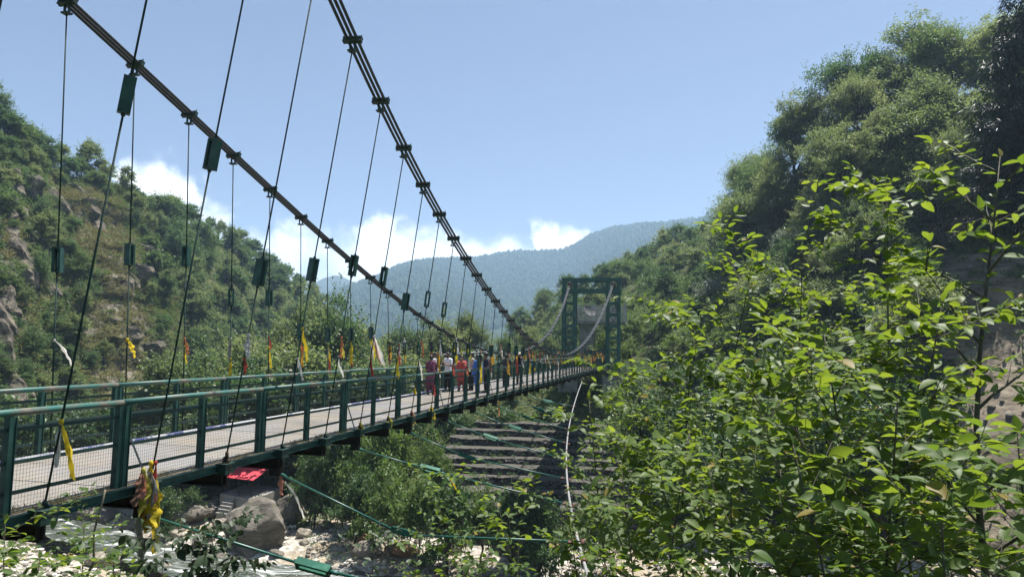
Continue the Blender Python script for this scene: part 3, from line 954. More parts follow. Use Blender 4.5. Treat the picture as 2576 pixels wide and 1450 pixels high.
def person(px, py, H, yaw, label, skin, top, bottom, style='man', arms='down', hair='short', headturn=0, cap=None, long_top=0, dup=None, veil=False, pack=None, look=0):
    """a standing person, feet on the deck where the photo shows them; yaw 0 faces the camera's way along +Y, x = their right"""
    foot = atz(px, py, 0.0)
    H *= 1.05
    t = empty('person', foot, label, 'person')
    t.rotation_euler = (0, 0, yaw)
    k = H / 1.72
    S = lambda *p: np.array(p, float) * k
    body = MB()
    # legs, pelvis, torso, neck  (y forward)
    w = .93 if style == 'woman' else 1.0
    for sg in (-1, 1):
        limb(body, [S(sg * .09, 0, .90), S(sg * .105, .012, .49), S(sg * .115, -.015, .085)], [.085 * k, .056 * k, .038 * k])
        limb(body, [S(sg * .115, -.03, .04), S(sg * .13, .09, .032), S(sg * .135, .16, .025)], [.040 * k, .040 * k, .028 * k])
    body.ellipsoid(S(0, 0, .95), S(.155, .105, .12), 14, 8)
    body.ellipsoid(S(0, .0, 1.10), S(.135 * w, .095, .16), 14, 8)
    body.ellipsoid(S(0, -.005, 1.28), S(.165 * w, .11, .17), 14, 8)
    limb(body, [S(-.165 * w, -.005, 1.41), S(0, -.01, 1.43), S(.165 * w, -.005, 1.41)], [.055 * k, .07 * k, .055 * k])
    ht = np.array((math.sin(headturn), math.cos(headturn), 0)); hs = np.array((math.cos(headturn), -math.sin(headturn), 0))
    limb(body, [S(0, -.01, 1.42), S(0, .01, 1.54)], [.058 * k, .052 * k])
    hc = S(0, .02, 1.61) + ht * .008 * k
    tilt = -look
    HA = (hs, ht * math.cos(tilt) + BZ * math.sin(tilt), -ht * math.sin(tilt) + BZ * math.cos(tilt))
    hp = lambda x, y, z: hc + (HA[0] * x + HA[1] * y + HA[2] * z) * k
    body.ellipsoid(hp(0, -.005, .015), S(.075, .095, .105), 16, 10, HA)
    body.ellipsoid(hp(0, .03, -.05), S(.055, .06, .065), 12, 8, HA)
    body.ellipsoid(hp(0, .098, -.012), S(.014, .022, .028), 8, 6, HA)      # nose
    body.ellipsoid(hp(0, .078, -.060), S(.028, .018, .010), 8, 6, HA)      # lips
    body.ellipsoid(hp(0, .072, .022), S(.055, .020, .012), 8, 6, HA)       # brow
    for sg in (-1, 1): body.ellipsoid(hp(sg * .076, -.005, -.005), S(.012, .022, .034), 8, 6, HA)
    # arms and hands
    AR = {}
    for sg in (-1, 1):
        sh = S(sg * .185 * w, -.005, 1.40)
        mode = arms if isinstance(arms, str) else arms[0 if sg < 0 else 1]
        if mode == 'down': el, wr, hd = S(sg * .235, -.03, 1.13), S(sg * .235, .05, .90), S(sg * .02, .25, -.95)
        elif mode == 'phone': el, wr, hd = S(sg * .235, .05, 1.14), S(sg * .075, .27, 1.22), S(-sg * .35, .55, .6)
        elif mode == 'face': el, wr, hd = S(sg * .25, .12, 1.16), S(sg * .06, .20, 1.47), S(-sg * .25, .1, .9)
        elif mode == 'camera': el, wr, hd = S(sg * .25, .14, 1.24), S(sg * .085, .19, 1.50), S(-sg * .3, .35, .8)
        elif mode == 'rail': el, wr, hd = S(sg * .25, .08, 1.16), S(sg * .22, .30, 1.10), S(0, .9, -.2)
        else: el, wr, hd = S(sg * .25, .04, 1.14), S(sg * .03, .20, 1.08), S(-sg * .9, .3, .1)
        AR[sg] = (sh, el, wr)
        limb(body, [sh, el, wr], [.050 * k, .039 * k, .026 * k])
        hd = nz(hd); pn = nz(np.cross(hd, (sg * .9, .3, .25))); sd = np.cross(pn, hd)
        palm = wr + hd * .045 * k
        body.ellipsoid(palm, S(.046, .040, .017), 10, 6, (hd, sd, pn))
        for i, (off, fl) in enumerate(((-.027, .060), (-.009, .072), (.009, .067), (.026, .052))):
            b0 = palm + (hd * .036 + sd * off) * k
            b1 = b0 + (hd * fl * .5 + pn * .008) * k
            b2 = b1 + (hd * fl * .35 + pn * .028) * k
            limb(body, [b0, b1, b2], [.0095 * k, .009 * k, .008 * k], 6)
        tb = palm - (hd * .012 + sd * .036) * k
        limb(body, [tb, tb + (hd * .03 - sd * .022 + pn * .01) * k, tb + (hd * .058 - sd * .022 + pn * .022) * k], [.012 * k, .0105 * k, .009 * k], 6)
    voxel(body, 'body', skin, t, .0115 * k)
    e = MB()
    for sg in (-1, 1): e.ellipsoid(hp(sg * .031, .083, .004), S(.012, .008, .007), 8, 5, HA)
    e.build('eyes', HAIR, t, True, local=True)
    # clothes follow the body a little outside it
    c = MB()
    hem = .86 - long_top
    c.ellipsoid(S(0, -.005, 1.28), S(.185 * w, .13, .185), 14, 8)
    c.ellipsoid(S(0, 0, 1.10), S(.165 * w, .122, .17), 14, 8)
    limb(c, [S(-.165 * w, -.005, 1.405), S(0, -.01, 1.425), S(.165 * w, -.005, 1.405)], [.068 * k, .075 * k, .068 * k])
    hips = .185 if style == 'man' else .20
    rows = [(1.12, .160, .118), (1.0, hips - .012, .128), (hem, hips + long_top * .11, .135 + long_top * .10)]
    for i in range(len(rows) - 1):
        z0, a0, b0 = rows[i]; z1, a1, b1 = rows[i + 1]
        V = []
        for z, a, b in ((z0, a0, b0), (z1, a1, b1)):
            for j in range(20):
                th = 2 * PI * j / 20
                f = 1 + (.05 * math.sin(5 * th + 1) if z < .9 else 0)
                V.append(S(a * math.cos(th) * f, b * math.sin(th) * f, z))
        n0 = len(V)
        V += [S(0, 0, z0), S(0, 0, z1)]
        c.add(V, [(j, 20 + j, 20 + (j + 1) % 20, (j + 1) % 20) for j in range(20)], [(n0, j, (j + 1) % 20) for j in range(20)] + [(n0 + 1, 20 + (j + 1) % 20, 20 + j) for j in range(20)])
    for sg in (-1, 1):
        sh, el, wr = AR[sg]
        end = el + (wr - el) * (.55 if style == 'long' or pack else .0)
        if style == 'woman': end = el + (wr - el) * .25
        up = sh + (el - sh) * .92
        if style == 'man' and not pack: limb(c, [sh, sh + (el - sh) * .72], [.066 * k, .062 * k])
        else: limb(c, [sh, el, end], [.066 * k, .056 * k, .046 * k])
    voxel(c, 'kurta' if long_top > .1 else 'shirt', top, t, .014 * k)
    c = MB()
    if style == 'woman' and long_top > .35:
        for sg in (-1, 1): limb(c, [S(sg * .09, 0, .9), S(sg * .11, .01, .48), S(sg * .12, -.01, .10)], [.105 * k, .088 * k, .072 * k])
    else:
        c.ellipsoid(S(0, 0, .93), S(.172, .122, .11), 14, 8)
        for sg in (-1, 1): limb(c, [S(sg * .09, 0, .88), S(sg * .107, .01, .49), S(sg * .117, -.012, .10)], [.10 * k, .076 * k, .064 * k])
    voxel(c, 'trousers', bottom, t, .014 * k)
    c = MB()
    for sg in (-1, 1):
        limb(c, [S(sg * .115, -.035, .042), S(sg * .13, .09, .034), S(sg * .137, .165, .027)], [.046 * k, .045 * k, .034 * k])
    voxel(c, 'shoes', SHOE, t, .012 * k)
    h = MB()
    h.ellipsoid(hp(0, -.014, .046), S(.084, .100, .088), 16, 9, HA)
    if hair == 'bun':
        h.ellipsoid(hp(0, -.075, -.01), S(.075, .06, .085), 12, 8, HA)
        h.ellipsoid(hp(0, -.115, -.035), S(.048, .042, .048), 10, 7, HA)
    elif hair == 'long':
        limb(h, [hp(0, -.07, 0), hp(0, -.10, -.12), hp(0, -.11, -.3)], [.078 * k, .06 * k, .028 * k])
    else:
        h.ellipsoid(hp(0, -.055, .0), S(.076, .055, .07), 12, 8, HA)
    voxel(h, 'hair', HAIR, t, .012 * k)
    if 'bearded' in label:
        h = MB(); h.ellipsoid(hp(0, .045, -.080), S(.056, .050, .040), 12, 8, HA); h.ellipsoid(hp(0, .092, -.048), S(.030, .012, .008), 8, 5, HA)
        voxel(h, 'beard', HAIR, t, .008 * k)
    if cap is not None:
        c = MB(); c.ellipsoid(hp(0, -.012, .058), S(.094, .106, .075), 16, 8, HA); c.box(hp(0, .12, .052), S(.13, .12, .012), HA)
        voxel(c, 'cap', cap, t, .010 * k)
    if dup is not None:      # dupatta over shoulders and hanging in front and behind
        c = MB()
        if veil: c.ellipsoid(hp(0, -.03, .03), S(.098, .105, .12), 14, 9, HA); limb(c, [hp(0, -.06, -.04), S(0, -.08, 1.40)], [.10 * k, .10 * k])
        limb(c, [S(-.19, 0, 1.42), S(-.06, .10, 1.38), S(.06, .12, 1.36), S(.19, .0, 1.42)], [.05 * k, .05 * k, .05 * k, .05 * k])
        limb(c, [S(.17, -.05, 1.42), S(.16, -.13, 1.15), S(.17, -.15, .75)], [.05 * k, .06 * k, .07 * k])
        limb(c, [S(-.15, .08, 1.42), S(-.16, .15, 1.15), S(-.15, .17, .80)], [.05 * k, .055 * k, .06 * k])
        voxel(c, 'scarf', dup, t, .014 * k)
    if pack is not None:
        c = MB(); c.ellipsoid(S(0, -.19, 1.22), S(.15, .10, .23), 14, 9)
        for sg in (-1, 1): limb(c, [S(sg * .11, -.12, 1.40), S(sg * .12, .02, 1.49), S(sg * .12, .13, 1.36), S(sg * .14, .06, 1.12)], [.025 * k] * 4, 6)
        voxel(c, 'backpack', pack, t, .013 * k)
    return t, AR, k

W_ = lambda deg: math.radians(deg)
person(1082, 991, 1.60, W_(-18), 'woman from behind in long purple floral dress, dark hair in a bun', SKIN[0], FLORAL, FLORAL, 'woman', 'fold', 'bun', 0, None, .42, FLORAL)
person(1092, 984, 1.70, W_(-95), 'man with short dark hair standing beyond the woman in the purple floral dress', SKIN[0], fab('pale_grey_shirt', (.52, .53, .55)), fab('black_trousers', (.02, .02, .022)), 'man', 'down', 'short', .3)
person(1101, 991, 1.22, W_(-80), 'small boy in a white collar peeping over the rail beside the purple floral dress', SKIN[1], fab('boys_white_shirt', (.65, .65, .66)), fab('boys_dark_trousers', (.03, .03, .035)), 'man', 'down', 'short', -.2)
tman, arM, kM = person(1125, 984, 1.72, W_(140), 'bearded man in a white short-sleeved shirt and dark trousers holding up a phone', SKIN[0], fab('white_tee', (.74, .74, .75), .93), fab('charcoal_trousers', (.022, .023, .027)), 'man', 'phone', 'short', -.5)
person(1160, 983, 1.58, W_(170), 'woman in a coral red tunic and scarf with a hand raised to her face', SKIN[0], fab('coral_kurta', (.52, .10, .09)), fab('dusty_red_trousers', (.34, .09, .08)), 'woman', ('face', 'fold'), 'short', .1, None, .36, fab('coral_scarf', (.62, .13, .12)))
person(1184, 981, 1.72, W_(120), 'person in a beige tee and black trousers between the coral and the blue tunics', SKIN[1], fab('beige_tee', (.46, .43, .34)), fab('black_jeans', (.018, .018, .02)), 'man', 'down', 'short', .4)
person(1200, 989, 1.66, W_(75), 'woman in a bright blue tunic and blue scarf standing by the near rail', SKIN[0], fab('blue_kurta', (.07, .16, .50)), fab('blue_trousers', (.09, .17, .42)), 'woman', 'fold', 'long', .2, None, .40, fab('blue_scarf', (.10, .21, .58)))
person(1221, 987, 1.74, W_(100), 'tall man in a dark navy shirt behind the woman in the blue tunic', SKIN[0], fab('navy_shirt', (.028, .034, .05)), fab('dark_trousers', (.018, .018, .02)), 'man', 'down', 'short', .6)
person(1306, 967, 1.74, W_(160), 'photographer in a pale cap with grey backpack raising a camera to his face', SKIN[0], fab('black_jacket', (.022, .023, .027)), fab('olive_grey_trousers', (.05, .047, .04)), 'man', 'camera', 'short', 0, fab('pale_cap', (.55, .50, .38)), 0, None, False, fab('grey_backpack', (.22, .22, .23)))
person(1272, 973, 1.66, W_(10), 'person in dark clothes leaning at the rail next to the photographer in the cap', SKIN[0], fab('dark_grey_top', (.06, .06, .065)), fab('dark_jeans', (.022, .026, .035)), 'man', 'rail', 'short', .4)
# phone and camera held in hands
def held(px, py, yaw, off, size, name, label, cat, mat, lens=False):
    f = atz(px, py, 0)
    R = np.array(((math.cos(yaw), -math.sin(yaw), 0), (math.sin(yaw), math.cos(yaw), 0), (0, 0, 1)))
    c = f + R @ np.array(off)
    t = empty(name, c, label, cat)
    ax = (R @ np.array((1, 0, 0)), R @ np.array((0, 1, 0)), BZ)
    m = MB(); m.box(c, size, ax)
    m.build('case', mat, t)
    m = MB()
    if lens: m.tube([c + ax[1] * .03, c + ax[1] * .12], .036, 12)
    else: m.box(c + ax[1] * -(size[1] / 2 + .002), (size[0] * .9, .003, size[2] * .92), ax)
    m.build('lens' if lens else 'screen', HAIR, t)
held(1125, 984, W_(140), (0, .335, 1.27), (.075, .012, .15), 'phone', 'dark phone in the hands of the bearded man in white', 'phone', SHOE)
held(1306, 967, W_(160), (0, .235, 1.585), (.14, .06, .09), 'photo_camera', 'dark camera held to the face of the capped photographer', 'camera', SHOE, True)
# ---------------------------------------------------------------- value noise for shapes
class VN:
    def __init__(self, seed, n=64):
        self.g = rng(seed).uniform(-1, 1, (n, n)); self.n = n
    def __call__(self, x, y):
        x, y = np.asarray(x, float), np.asarray(y, float)
        xi, yi = np.floor(x).astype(int), np.floor(y).astype(int)
        fx, fy = x - xi, y - yi
        fx, fy = fx * fx * (3 - 2 * fx), fy * fy * (3 - 2 * fy)
        n = self.n; g = self.g
        a, b = g[xi % n, yi % n], g[(xi + 1) % n, yi % n]
        c, d = g[xi % n, (yi + 1) % n], g[(xi + 1) % n, (yi + 1) % n]
        return (a * (1 - fx) + b * fx) * (1 - fy) + (c * (1 - fx) + d * fx) * fy
    def fbm(self, x, y, o=5, r=.5):
        s, a = 0, 1.0
        for i in range(o):
            s = s + a * self(np.asarray(x) * 2 ** i + 7.3 * i, np.asarray(y) * 2 ** i + 3.1 * i); a *= r
        return s
vn1, vn2, vn3 = VN(1), VN(2), VN(3)
def sstep(a, b, x):
    t = np.clip((np.asarray(x, float) - a) / (b - a), 0, 1)
    return t * t * (3 - 2 * t)

# ---------------------------------------------------------------- ground, one sheet from the camera's bank to the horizon
def zg(X, Y):
    X, Y = np.asarray(X, float), np.asarray(Y, float)
    near = .25 - .75 * np.maximum(0, Y - 1.0 + .0 * X) + .35 * vn1.fbm(X * .3, Y * .3, 3)
    near = np.where(Y < 1.0, .25, near)
    bed = -15 + .35 * vn2.fbm(X * .12, Y * .12, 4) + .10 * vn1.fbm(X * .6, Y * .6, 3)
    bed = bed + .13 * np.maximum(0, Y - 66) * sstep(64, 80, Y)
    bed = np.minimum(bed, -5 + .4 * vn1.fbm(X * .05, Y * .05, 3))
    z = np.maximum(near, bed)
    # bank that carries the far tower
    mx = sstep(-19, -6, X - .10 * (Y - 70)) * (1 - sstep(60, 110, X))
    my = sstep(70, 94, Y)
    bank = -14.8 + (14.0) * my
    z = z + (np.maximum(z, bank) - z) * mx
    z = z - 2.2 * np.exp(-((Y - river_y(X)) / 4.2) ** 2) * (Y < 90)
    return z
def river_y(X):
    X = np.asarray(X, float)
    return np.interp(X, [-95, -60, -48, -40, -29, -22, -13.5, -5, 5, 40, 95], [104, 82, 73, 66, 58, 55.5, 53.5, 52, 51.5, 50, 49]) + .5 * np.sin(X * .35)

def ground_material():
    m, nt, out = new_mat('gravel_earth_grass')
    b = bsdf(nt, out, .95, 0, .15)
    p = geopos(nt)
    vo = nt.nodes.new('ShaderNodeTexVoronoi'); vo.inputs['Scale'].default_value = 2.6
    nt.links.new(p, vo.inputs['Vector'])
    sep = nt.nodes.new('ShaderNodeSeparateColor'); nt.links.new(vo.outputs['Color'], sep.inputs[0])
    peb = ramp(nt, sep.outputs[0], [(0, (.20, .18, .15)), (.4, (.34, .31, .27)), (.75, (.46, .43, .38)), (1, (.58, .55, .50))])
    sand = ramp(nt, noise(nt, .7, 6, .65, p), [(.3, (.22, .18, .125)), (.6, (.34, .29, .21)), (.8, (.40, .36, .28))])
    gravel = mix_color(nt, ramp(nt, noise(nt, .22, 5, .6, p), [(.40, (0, 0, 0)), (.54, (1, 1, 1))]), sand, peb)
    grass = ramp(nt, noise(nt, 1.2, 6, .7, p), [(.3, (.035, .05, .018)), (.55, (.07, .085, .03)), (.75, (.13, .11, .055))])
    at_ = nt.nodes.new('ShaderNodeAttribute'); at_.attribute_name = 'grassy'
    gn = math_node(nt, 'ADD', at_.outputs['Fac'], math_node(nt, 'MULTIPLY', math_node(nt, 'SUBTRACT', noise(nt, .5, 6, .65, p), .5), 1.5))
    nt.links.new(mix_color(nt, ramp(nt, gn, [(.42, (0, 0, 0)), (.56, (1, 1, 1))]), gravel, grass), b.inputs['Base Color'])
    h = math_node(nt, 'ADD', vo.outputs['Distance'], noise(nt, 3, 6, .7, p))
    bump(nt, b, h, 1, .12)
    return m
def spaced(a, b, step, far, g=1.35):
    out = list(np.arange(a, b + .01, step)); s = step
    lo, hi = a, b
    left, right = [], []
    while hi < far: s *= g; hi += s; right.append(hi)
    s = step
    while lo > -far: s *= g; lo -= s; left.append(lo)
    return np.array(left[::-1] + out + right)
xs, ys = spaced(-110, 110, 1.1, 3300), spaced(-6, 150, 1.0, 3300)
GX, GY = np.meshgrid(xs, ys)
GZ = zg(GX, GY)
grassy = np.where(GY < 34, 1.0, sstep(60, 74, GY + .25 * GX + 4 * vn3.fbm(GX * .08, GY * .08, 3)) * .9)
grassy = np.maximum(grassy, sstep(14, 26, GX) * sstep(58, 68, GY))
ny, nx = GX.shape
idx = np.arange(ny * nx).reshape(ny, nx)
gq = np.stack([idx[:-1, :-1], idx[:-1, 1:], idx[1:, 1:], idx[1:, :-1]], -1).reshape(-1, 4)
gm = mesh_np('ground', np.stack([GX, GY, GZ], -1).reshape(-1, 3), gq, ground_material(), True, {'grassy': grassy.ravel()})
tag(link('ground', gm), None, None, None, 'structure')

# river
def water_material():
    m, nt, out = new_mat('whitewater')
    b = bsdf(nt, out, .12, 0, .5)
    p = geopos(nt)
    mp = nt.nodes.new('ShaderNodeMapping'); mp.inputs['Scale'].default_value = (.45, 1.3, 1)
    nt.links.new(p, mp.inputs['Vector'])
    f = noise(nt, .55, 9, .68, mp.outputs[0], 1.2)
    foam = ramp(nt, f, [(.53, (0, 0, 0)), (.66, (1, 1, 1))])
    deep = ramp(nt, noise(nt, .4, 3, .5, p), [(.3, (.035, .05, .04)), (.7, (.085, .09, .07))])
    nt.links.new(mix_color(nt, foam, deep, (.70, .74, .74)), b.inputs['Base Color'])
    nt.links.new(ramp(nt, f, [(.44, (.1, .1, .1)), (.6, (.7, .7, .7))]), b.inputs['Roughness'])
    bump(nt, b, noise(nt, 1.4, 6, .65, mp.outputs[0], .8), .9, .25)
    return m
wx = np.arange(-95, 95, .7); wv = np.linspace(-3.6, 3.6, 18)
WX, WV = np.meshgrid(wx, wv)
WY = river_y(WX) + WV * (1 + .25 * vn1(WX * .1, 0 * WX))
WZ = -15.55 + .16 * vn2.fbm(WX * .35, WY * .6, 4) + .012 * np.maximum(0, -WX)
n1, n2 = WX.shape
wi = np.arange(n1 * n2).reshape(n1, n2)
wq = np.stack([wi[:-1, :-1], wi[:-1, 1:], wi[1:, 1:], wi[1:, :-1]], -1).reshape(-1, 4)
tag(link('river_water', mesh_np('river_water', np.stack([WX, WY, WZ], -1).reshape(-1, 3), wq, water_material(), True)), None, None, None, 'structure')

# ---------------------------------------------------------------- hills: foot line to ridge line, with a back slope
def hill_material(name, rock_tint, grass_a, grass_b):
    m, nt, out = new_mat(name)
    b = bsdf(nt, out, .95, 0, .12)
    p = geopos(nt)
    mp = nt.nodes.new('ShaderNodeMapping'); mp.inputs['Rotation'].default_value = (.35, .55, .2); mp.inputs['Scale'].default_value = (.5, .5, 1.7)
    nt.links.new(p, mp.inputs['Vector'])
    rk = ramp(nt, noise(nt, .45, 9, .68, mp.outputs[0], 1.0), [(.28, (.03, .027, .024)), (.45, tuple(.085 * c for c in rock_tint)), (.6, tuple(.14 * c for c in rock_tint)), (.8, tuple(.21 * c for c in rock_tint))])
    gr = ramp(nt, noise(nt, .35, 8, .7, p), [(.3, grass_a), (.55, grass_b), (.75, (.20, .18, .08))])
    a = nt.nodes.new('ShaderNodeAttribute'); a.attribute_name = 'rocky'
    f = math_node(nt, 'ADD', a.outputs['Fac'], math_node(nt, 'MULTIPLY', math_node(nt, 'SUBTRACT', noise(nt, .16, 7, .65, mp.outputs[0]), .5), 2.2))
    nt.links.new(mix_color(nt, ramp(nt, f, [(.45, (0, 0, 0)), (.6, (1, 1, 1))]), gr, rk), b.inputs['Base Color'])
    bump(nt, b, noise(nt, .8, 9, .72, mp.outputs[0], .6), 1, .8)
    return m

class Hill:
    """columns of (photo x, ridge photo y, ridge distance, foot distance, foot height)"""
    def __init__(self, cols, bulge=0, seed=0, amp=2.0, cliff=None, back=.55):
        c = np.array(cols, float)
        self.c, self.bulge, self.amp, self.cliff, self.back = c, bulge, amp, cliff, back
        self.vn = VN(seed + 20)
    def point(self, px, v):
        px, v = np.broadcast_arrays(np.asarray(px, float), np.asarray(v, float))
        I = lambda k: np.interp(px, self.c[:, 0], self.c[:, k])
        ry, rY, fY, fz = I(1), I(2), I(3), I(4)
        dx = (px - IW / 2) / F
        # column directions at horizon level, so the foot lies under its ridge
        dirs = dx[..., None] * CR + ((IH / 2 - ry) / F)[..., None] * CU + _fw
        rp = CAM + dirs * (rY / dirs[..., 1])[..., None]
        d0 = dx[..., None] * CR + _fw
        fp = CAM + d0 * (fY / d0[..., 1])[..., None]
        fp[..., 2] = fz
        vv = np.clip(v, -.3, 1)
        w = vv[..., None]
        P = fp + (rp - fp) * w
        P[..., 2] += self.bulge * np.sin(np.clip(vv, 0, 1) * PI)
        ext = np.maximum(0, v - 1)[..., None]
        back = np.stack([dirs[..., 0] / dirs[..., 1], np.ones_like(px), -self.back * np.ones_like(px)], -1)
        P = P + back * ext * 60
        n = self.vn.fbm(P[..., 0] * .045 + 5, P[..., 2] * .05 + P[..., 1] * .02, 5, .55)
        n2 = np.abs(self.vn.fbm(P[..., 0] * .09 + 1, P[..., 2] * .11, 4, .55))
        k = self.cliff(px, v) if self.cliff else 0 * px
        e = sstep(-.05, .12, v) * (1 - .8 * sstep(.85, 1.0, v))
        off = (self.amp * n * (1 + .6 * k) + k * (4.5 - 9.0 * n2)) * e
        P[..., 1] -= off * .9
        P[..., 0] -= off * .35 * np.sign(P[..., 0])
        return P
    def mesh(self, name, mat, nu, nv, rocky=None, vmax=2.2):
        u = np.linspace(self.c[0, 0], self.c[-1, 0], nu)
        v = np.concatenate([np.linspace(-.12, 1, nv), np.linspace(1.06, vmax, 10)])
        U, Vv = np.meshgrid(u, v)
        P = self.point(U, Vv)
        a, b = U.shape
        i = np.arange(a * b).reshape(a, b)
        q = np.stack([i[:-1, :-1], i[:-1, 1:], i[1:, 1:], i[1:, :-1]], -1).reshape(-1, 4)
        rk = rocky(U, Vv) if rocky else np.zeros_like(U)
        o = link(name, mesh_np(name, P.reshape(-1, 3), q, mat, True, {'rocky': rk.ravel()}))
        return tag(o, None, None, None, 'structure')

def gauss(x, c, w): return np.exp(-((x - c) / w) ** 2)
def left_cliff(px, v):
    spur = gauss(px, 330 - 150 * (v - .45), 105)            # the rocky rib that runs down to the river
    return 1.3 * spur * sstep(1.05, .8, v) + .9 * gauss(px, 20, 60) * gauss(v, .38, .3)
def left_rocky(px, v):
    spur = gauss(px, 305 - 150 * (v - .45), 105) * sstep(1.0, .82, v)
    return np.clip(.15 + .75 * spur + .65 * gauss(px, 10, 75) * gauss(v, .42, .32), 0, 1)
HL = Hill([(-700, 60, 95, 45, -13), (-400, 150, 112, 62, -13), (-150, 240, 128, 76, -13), (0, 335, 138, 86, -13), (80, 395, 146, 93, -13), (150, 440, 154, 100, -13), (240, 450, 165, 108, -12), (330, 478, 178, 116, -11), (450, 548, 205, 140, -10), (560, 612, 230, 165, -9),
           (640, 655, 255, 190, -8), (720, 705, 280, 215, -8), (790, 760, 305, 245, -7), (840, 830, 325, 275, -7), (890, 880, 340, 300, -7)], 4, 1, 2.6, left_cliff)
HL.mesh('hill', hill_material('rocky_hillside', (1.75, 1.55, 1.25), (.05, .065, .022), (.095, .10, .038)), 380, 210, left_rocky)
HR = Hill([(1270, 850, 250, 200, -6), (1320, 815, 240, 190, -6), (1400, 765, 225, 155, -4), (1480, 740, 216, 128, -3), (1560, 700, 212, 108, -1), (1640, 668, 202, 102, -1), (1700, 650, 192, 99, -1), (1780, 635, 172, 94, -2), (1850, 600, 142, 87, -4), (1920, 540, 118, 82, -6),
           (2000, 430, 108, 76, -8), (2100, 350, 104, 72, -9), (2200, 310, 101, 68, -10), (2300, 270, 98, 65, -10), (2400, 250, 95, 62, -10), (2500, 230, 92, 59, -10), (2600, 215, 90, 57, -10), (2800, 190, 86, 52, -10), (3200, 150, 78, 42, -8)], 1, 2, 1.6)
def right_rocky(px, v): return np.clip(.2 + .75 * gauss(px, 2480, 170) * gauss(v, .2, .3), 0, 1)
HR.mesh('hill', hill_material('wooded_hillside', (2.6, 2.2, 1.7), (.035, .042, .018), (.07, .075, .03)), 240, 100, right_rocky)

# far mountain
mt = [(400, 840), (700, 800), (825, 742), (870, 722), (900, 712), (960, 690), (1000, 668), (1050, 655), (1100, 651), (1200, 646), (1300, 629), (1360, 630), (1400, 629), (1440, 618), (1480, 592), (1530, 574), (1600, 564), (1700, 558), (1760, 550), (1800, 540), (1900, 505), (2100, 515), (2500, 540), (2900, 560)]
MY = 2200.0
class Mountain(Hill):
    def point(self, px, v):
        px, v = np.broadcast_arrays(np.asarray(px, float), np.asarray(v, float))
        ry = np.interp(px, [m_[0] for m_ in mt], [m_[1] + 7 for m_ in mt])
        dx = (px - IW / 2) / F
        dirs = dx[..., None] * CR + ((IH / 2 - ry) / F)[..., None] * CU + _fw
        rY = MY + 260 * np.sin(px * .006)
        rp = CAM + dirs * (rY / dirs[..., 1])[..., None]
        d0 = dx[..., None] * CR + _fw
        fp = CAM + d0 * (900 / d0[..., 1])[..., None]
        fp[..., 2] = -14
        w = np.clip(v, -.05, 1)[..., None]
        P = fp + (rp - fp) * w
        P[..., 2] -= 38 * np.sin(np.clip(v, 0, 1) * PI)
        n = self.vn.fbm(P[..., 0] * .0042, P[..., 1] * .0021, 5, .5)
        P[..., 2] += 44 * n * np.sin(np.clip(v, 0, 1) * PI)
        P = P + np.stack([0 * px, np.ones_like(px), -.5 * np.ones_like(px)], -1) * (np.maximum(0, v - 1)[..., None] * 600)
        return P
HM = Mountain([(400, 0, 0, 0, 0), (2900, 0, 0, 0, 0)], 0, 9)
HM.mesh('mountain', noisy('far_forest_floor', [(.3, (.018, .030, .016)), (.55, (.030, .045, .022)), (.8, (.055, .068, .032))], .02, .95, 0, .1, 0, 8, True), 220, 70, None, 1.6)
HB = Hill([(300, 800, 3100, 2400, -10), (760, 730, 3100, 2400, -10), (810, 700, 3100, 2400, -10), (850, 690, 3100, 2400, -10), (900, 715, 3100, 2400, -10), (1100, 760, 3100, 2400, -10)], 0, 4, 10)
HB.mesh('mountain', noisy('distant_ridge', [(.3, (.02, .032, .018)), (.7, (.045, .055, .03))], .01, .95, 0, .1, 0, 8, True), 60, 30, None, 1.3)

# ---------------------------------------------------------------- woods too far to count
def blob_forest(P, Hh, Rr, mat, name, label, rg, conif=.5):
    """one pointed or rounded eight-sided crown per tree, each with its own lean and waist"""
    n = len(P)
    a = np.arange(6) * 2 * PI / 6
    con = rg.uniform(0, 1, n) < conif
    rows = []
    ph = rg.uniform(0, 6, n)
    for f, rc, rb in ((0, .95, .55), (.35, .72, 1.0), (.72, .36, .82)):
        r = np.where(con, rc, rb)[:, None] * Rr[:, None] * rg.uniform(.75, 1.2, (n, 6))
        z = f * Hh * np.where(con, 1, .95)
        rows.append(np.stack([P[:, 0:1] + r * np.cos(a + ph[:, None]), P[:, 1:2] + r * np.sin(a + ph[:, None]), P[:, 2:3] + z[:, None] + 0 * r], -1))
    top = np.stack([P[:, 0] + rg.normal(0, .1, n) * Rr, P[:, 1], P[:, 2] + Hh], -1)[:, None]
    V = np.concatenate(rows + [top], 1)
    k = V.shape[1]
    q = [(r_ * 6 + j, r_ * 6 + (j + 1) % 6, (r_ + 1) * 6 + (j + 1) % 6, (r_ + 1) * 6 + j) for r_ in range(2) for j in range(6)]
    t_ = [(12 + j, 12 + (j + 1) % 6, 18) for j in range(6)]
    base = np.arange(n)[:, None, None] * k
    o = link(name, mesh_np(name, V.reshape(-1, 3), [(base + np.array(q)).reshape(-1, 4), (base + np.array(t_)).reshape(-1, 3)], mat))
    return tag(o, label, None, None, 'stuff')
rg = rng(42)
n = 15000
pu = np.concatenate([rg.uniform(760, 1950, n), rg.uniform(760, 1950, 1500)])
pv = np.concatenate([rg.uniform(.30, 1.0, n), rg.uniform(.985, 1.01, 1500)])
P = HM.point(pu, pv)
hh = rg.uniform(9, 21, len(P)); blob_forest(P - np.array((0, 0, 1.5)), hh, hh * rg.uniform(.26, .42, len(P)), MAT['far_wood'], 'forest', 'hazy blue-green forest covering the far mountain', rg, .55)
